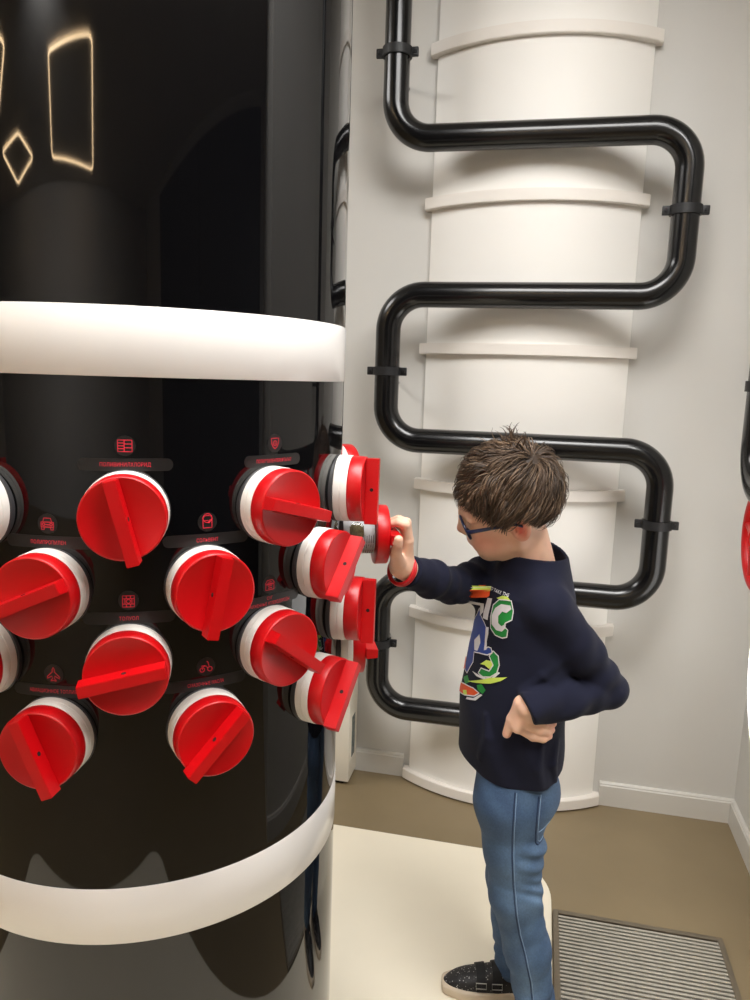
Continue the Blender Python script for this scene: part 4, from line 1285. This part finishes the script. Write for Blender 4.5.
def shoe(an, yaw):
    f = V((-math.cos(yaw), math.sin(yaw), 0)); l = V((-f[1], f[0], 0))
    heel = an + f * -0.030; heel[2] = 0.0
    def loc(P):
        q = P - V((heel[0], heel[1], PZ)); return np.stack([q @ f, q @ l, q[:, 2]], 1).astype(np.float32)
    def upper(P):
        q = loc(P)
        wd = np.interp(q[:, 0], [0, 0.04, 0.10, 0.15, 0.19], [0.028, 0.031, 0.036, 0.038, 0.030])
        ht = np.interp(q[:, 0], [-0.01, 0.03, 0.06, 0.10, 0.14, 0.17, 0.195], [0.083, 0.082, 0.076, 0.062, 0.050, 0.041, 0.026])
        k = np.sqrt((q[:, 1] / wd) ** 2 + ((q[:, 2] - 0.018) / (ht - 0.018)) ** 2)
        d = (k - 1) * 0.026
        e = ell(q, (0.093, 0, 0.02), (0.108, 0.040, 0.075))
        d = smax(d, e, 0.010)
        d = smax(d, 0.018 - q[:, 2], 0.003)
        d = smax(d, -rc(q, (0.030, 0, 0.066), (0.026, 0, 0.12), 0.022, 0.026), 0.004)
        return d.astype(np.float32)
    def sole(P):
        q = loc(P)
        wd = np.interp(q[:, 0], [0, 0.04, 0.08, 0.13, 0.16, 0.19], [0.031, 0.034, 0.035, 0.042, 0.040, 0.030])
        e = np.sqrt(((q[:, 0] - 0.093) / 0.112) ** 6 + (q[:, 1] / wd) ** 4 + 1e-9) ** 0.5 - 1
        d = e * 0.03
        return smax(d, np.abs(q[:, 2] - 0.0115) - 0.0113, 0.004).astype(np.float32)
    c = heel + f * 0.09
    lo, hi = (c[0] - 0.14, c[1] - 0.08, PZ - 0.01), (c[0] + 0.14, c[1] + 0.08, 0.13)
    v1, f1 = mesher(upper, lo, hi, 0.0025)
    sh = np_mesh('shoe', v1, f1, M['shoe'], child)
    v2, f2 = mesher(sole, lo, hi, 0.0025)
    so = np_mesh('sole', v2, f2, M['sole'], sh)
    so.matrix_parent_inverse = Matrix.Identity(4)
    ub_ = bvh_of(v1, f1)
    def W3(a, b, z): return Vector([float(x) for x in heel + f * a + l * b]) + Vector((0, 0, z))
    for a in (0.082, 0.118):
        bm = bmesh.new()
        rows = []
        for k in range(25):
            b_ = -0.036 + 0.072 * k / 24
            row = []
            for da in (-0.010, 0.010):
                an_ = (k / 24 - 0.5) * PI * 0.94
                d_ = Vector([float(x) for x in l]) * math.sin(an_) + Vector((0, 0, 1)) * math.cos(an_)
                h = ub_.ray_cast(W3(a + da, 0, PZ + 0.022) + d_ * 0.2, -d_)
                p = h[0] if h[0] is not None else W3(a + da, b_, 0.05)
                row += [p + d_ * 0.0005, p + d_ * 0.0035]
            rows.append([bm.verts.new(p) for p in row])
        for r0, r1 in zip(rows[:-1], rows[1:]):
            for i, j in ((1, 3), (3, 2), (2, 0), (0, 1)):
                bm.faces.new([r0[i], r0[j], r1[j], r1[i]])
        bm.faces.new([rows[0][i] for i in (0, 2, 3, 1)]); bm.faces.new([rows[-1][i] for i in (1, 3, 2, 0)])
        bmesh.ops.recalc_face_normals(bm, faces=bm.faces)
        st = obj('strap', bm, M['strap']); st.parent = sh
        bm = bmesh.new()
        pts = []
        for da, dk in ((-0.0115, 0.80), (0.0115, 0.80), (0.0115, 0.62), (-0.0115, 0.62)):
            an_ = dk * PI * 0.5
            d_ = Vector([float(x) for x in l]) * math.sin(an_) + Vector((0, 0, 1)) * math.cos(an_)
            h = ub_.ray_cast(W3(a + da, 0, PZ + 0.022) + d_ * 0.2, -d_)
            pts.append((h[0] if h[0] is not None else W3(a + da, 0.03, 0.03)) + d_ * 0.0045)
        tube(bm, pts, 0.0012, 8, True)
        o = obj('buckle', bm, M['buckle']); o.parent = sh
    return sh
shoe(ankR + V((0.012, -0.006, 0)), math.radians(2))
shoe(ankL + V((0.004, 0, 0)), math.radians(-4))

# ---- glasses
def hv(a, l, u): return Vector([float(x) for x in hw_(a, l, u)])
gl = bmesh.new()
def lens_loop(sg, sc=1.0):
    out = []
    for i in range(40):
        t = 2 * PI * i / 40
        c_, s_ = math.cos(t), math.sin(t)
        x = math.copysign(abs(c_) ** 0.6, c_) * 0.0265 * sc; y = math.copysign(abs(s_) ** 0.7, s_) * 0.0175 * sc
        out.append(hv(0.0925 - 0.10 * abs(y) * 0 + 0.10 * y - 0.004 * ((x + 0.0) / 0.0265) * 1 - 0.004, sg * (0.0335 + x), -0.006 + y))
    return out
for sg in (1, -1): tube(gl, lens_loop(sg), 0.0027, 8, True)
tube(gl, [hv(0.0895, 0.0085, 0.001), hv(0.0935, 0, 0.003), hv(0.0895, -0.0085, 0.001)], 0.002, 8)
glasses = pobj('glasses', gl, M['frame'], child)
for sg in (1, -1):
    bm = bmesh.new()
    tube(bm, [hv(0.086, sg * 0.0595, 0.003), hv(0.080, sg * 0.0655, 0.003), hv(0.06, sg * 0.0690, 0.003), hv(0.02, sg * 0.0745, 0.002), hv(-0.008, sg * 0.0775, 0.000), hv(-0.026, sg * 0.0785, -0.014)], [0.0028, 0.0040, 0.0036, 0.0032, 0.0028, 0.0022], 10)
    o = obj('temple', bm, M['frame']); o.parent = glasses
    bm = bmesh.new()
    f = bm.faces.new([bm.verts.new(p) for p in lens_loop(sg, 0.97)])
    bmesh.ops.solidify(bm, geom=[f], thickness=0.0012)
    o = obj('lens', bm, M['lens'], smooth=False); o.parent = glasses
for sg in (1, -1):
    bm = bmesh.new()
    tube(bm, [hv(0.0845 - 0.4 * (x - 0.031) ** 2 * 60 * 0.4, sg * x, -0.0125 + 12 * (x - 0.031) ** 2) for x in (0.019, 0.024, 0.029, 0.034, 0.039, 0.044)], [0.0006, 0.0014, 0.0017, 0.0017, 0.0015, 0.0007], 8)
    pobj('eyelashes', bm, M['eye_dark'], child)

# ---- hair: a scalp volume and many tapering locks growing out of the crown whorl
_TA = [-0.11, -0.06, -0.042, -0.034, -0.016, 0.002, 0.008, 0.018, 0.026, 0.042, 0.058, 0.072, 0.088, 0.11]
_TU = [-0.052, -0.056, -0.044, -0.006, 0.010, 0.000, -0.026, -0.028, -0.006, 0.012, 0.024, 0.036, 0.042, 0.044]
def tip(a): return np.interp(a, _TA, _TU)
def hair_base(P):
    q = ((P - HC0) @ HB.T).astype(np.float32)
    d = ell(q, (-0.014, 0, 0.029), (0.093, 0.080, 0.087))
    d = smax(d, (tip(q[:, 0]) + 0.010 - q[:, 2]).astype(np.float32), 0.005)
    return d.astype(np.float32)
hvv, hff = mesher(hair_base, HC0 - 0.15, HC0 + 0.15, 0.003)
rng = np.random.default_rng(5)
WH = np.array([-0.072, 0.012, 0.088])           # whorl, head local
CEN = np.array([-0.014, 0, 0.028]); RAD = np.array([0.085, 0.072, 0.081])
HV, HFc, HT = [np.asarray(hvv)], [hff], []
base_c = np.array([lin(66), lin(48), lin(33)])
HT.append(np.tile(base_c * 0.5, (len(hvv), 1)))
nv = len(hvv)
down = np.array([0, 0, -1.0]) @ HB.T
def surf(p, off):
    d = (p - CEN) / RAD
    d /= np.linalg.norm(d)
    n = d / RAD; n /= np.linalg.norm(n)
    return CEN + d * RAD + n * off, n
CL = rng.normal(0, 1, (230, 3)); CL = CEN + CL / np.linalg.norm(CL, axis=1)[:, None] * RAD
CJ = rng.normal(0, 0.20, (230, 3)); CT = rng.uniform(0.72, 1.25, 230); CLF = rng.uniform(0.7, 1.35, 230)
def grow(root, L, lift, wd, swirl, droop, tint, seg=7):
    global nv
    tint_jit = rng.normal(0, 0.0045)
    p, n = surf(root, 0.003)
    pts = [p]; nr = [n]
    step = L / seg
    ci = int(np.argmin(np.sum((CL - root) ** 2, axis=1)))
    jit = rng.normal(0, 0.07, 3) + CJ[ci] * 1.5
    tint = tint * CT[ci]; lift = lift * CLF[ci]
    cdir = (CL[ci] - root) * 14
    for k in range(seg):
        t = (k + 1) / seg
        away = p - WH; away -= n * away.dot(n)
        away /= np.linalg.norm(away) + 1e-9
        side = np.cross(n, away)
        dirv = away + side * swirl * (1 - 0.5 * t) + down * droop * t + jit * 0.6 + cdir * t
        dirv -= n * dirv.dot(n); dirv /= np.linalg.norm(dirv)
        p = p + dirv * step
        h = 0.003 + lift * math.sin(PI * min(1, t * 0.8)) ** 0.8
        q, n = surf(p, h)
        p = q
        pts.append(p); nr.append(n)
    lim = [p[2] - tip(p[0]) for p in pts]
    cut = next((k for k in range(1, len(pts)) if lim[k] < tint_jit), None)
    if cut is not None:
        if cut < 3: return False
        f_ = np.linspace(0, cut - 0.5, seg + 1)
        A_ = np.array(pts); N_ = np.array(nr); ks = np.arange(len(pts))
        pts = [np.array([np.interp(x, ks, A_[:, c]) for c in range(3)]) for x in f_]
        nr = [N_[int(round(x))] for x in f_]
    ring = []
    for k, (p, n) in enumerate(zip(pts, nr)):
        a = pts[max(k - 1, 0)]; b = pts[min(k + 1, len(pts) - 1)]
        t = b - a; t /= np.linalg.norm(t) + 1e-9
        s = np.cross(n, t)
        r = wd * (1 - 0.90 * (k / seg) ** 1.6)
        ring.append([p + s * r, p + n * r * 0.6, p - s * r, p - n * r * 0.4])
    W_ = np.array(ring).reshape(-1, 3) @ HB + HC0
    f = []
    for k in range(seg):
        for i in range(4):
            f.append((nv + k * 4 + i, nv + k * 4 + (i + 1) % 4, nv + (k + 1) * 4 + (i + 1) % 4, nv + (k + 1) * 4 + i))
    HV.append(W_); HFc.append(np.array(f)); HT.append(np.tile(tint, (len(W_), 1)))
    nv += len(W_)
made = tries = 0
tones = [np.array([lin(74), lin(58), lin(45)]), np.array([lin(94), lin(75), lin(58)]), np.array([lin(126), lin(104), lin(82)]), np.array([lin(52), lin(40), lin(31)])]
while made < 5600 and tries < 30000:
    d = rng.normal(0, 1, 3); d /= np.linalg.norm(d)
    r = CEN + d * RAD
    ab = abs(r[1])
    lim = tip(r[0])
    if r[2] < lim + 0.010: continue
    dw = np.linalg.norm(r - WH)
    fr = r[0] > 0.03
    low = r[2] < 0.0
    L = rng.uniform(0.042, 0.062) * (0.85 if low else 1.0)
    lift = rng.uniform(0.008, 0.021) * (0.6 if low else 1.0)
    tn = tones[rng.choice(4, p=[0.36, 0.36, 0.13, 0.15])] * rng.uniform(0.85, 1.15)
    if grow(r, L, lift * (0.9 if fr else 1.0), rng.uniform(0.0009, 0.0018), rng.normal(-0.38, 0.12), 0.5 if not fr else 0.45, tn) is not False: made += 1
    tries += 1
# the tuft that stands up at the crown
for k in range(26):
    r, n = surf(WH + rng.normal(0, 0.010, 3) + np.array([0.032, -0.030, 0.01]), 0.006)
    r0 = r
    pts = [r]
    v = n + np.array([0.0, 0.0, 0.3]) + rng.normal(0, 0.25, 3)
    bend = np.array([0.6, 0.0, -0.6]) if k % 3 else np.array([-0.6, 0, -0.5])
    L = rng.uniform(0.026, 0.048) if k > 8 else rng.uniform(0.044, 0.056); seg = 7
    for i in range(seg):
        v2 = v / np.linalg.norm(v) + bend * (i / seg) ** 2 * 1.4
        pts.append(pts[-1] + v2 / np.linalg.norm(v2) * L / seg)
    ring = []
    for i, p in enumerate(pts):
        a = pts[max(i - 1, 0)]; b = pts[min(i + 1, seg)]
        t = (b - a) / (np.linalg.norm(b - a) + 1e-9)
        s = np.cross(t, [0.3, 0.8, 0.1]); s /= np.linalg.norm(s); s2 = np.cross(t, s)
        rr_ = (0.0014 if k > 8 else 0.0021) * (1 - 0.9 * (i / seg) ** 1.5)
        ring.append([p + s * rr_, p + s2 * rr_, p - s * rr_, p - s2 * rr_])
    W_ = np.array(ring).reshape(-1, 3) @ HB + HC0
    f = []
    for i in range(seg):
        for j in range(4):
            f.append((nv + i * 4 + j, nv + i * 4 + (j + 1) % 4, nv + (i + 1) * 4 + (j + 1) % 4, nv + (i + 1) * 4 + j))
    HV.append(W_); HFc.append(np.array(f)); HT.append(np.tile(tones[k % 2], (len(W_), 1)))
    nv += len(W_)
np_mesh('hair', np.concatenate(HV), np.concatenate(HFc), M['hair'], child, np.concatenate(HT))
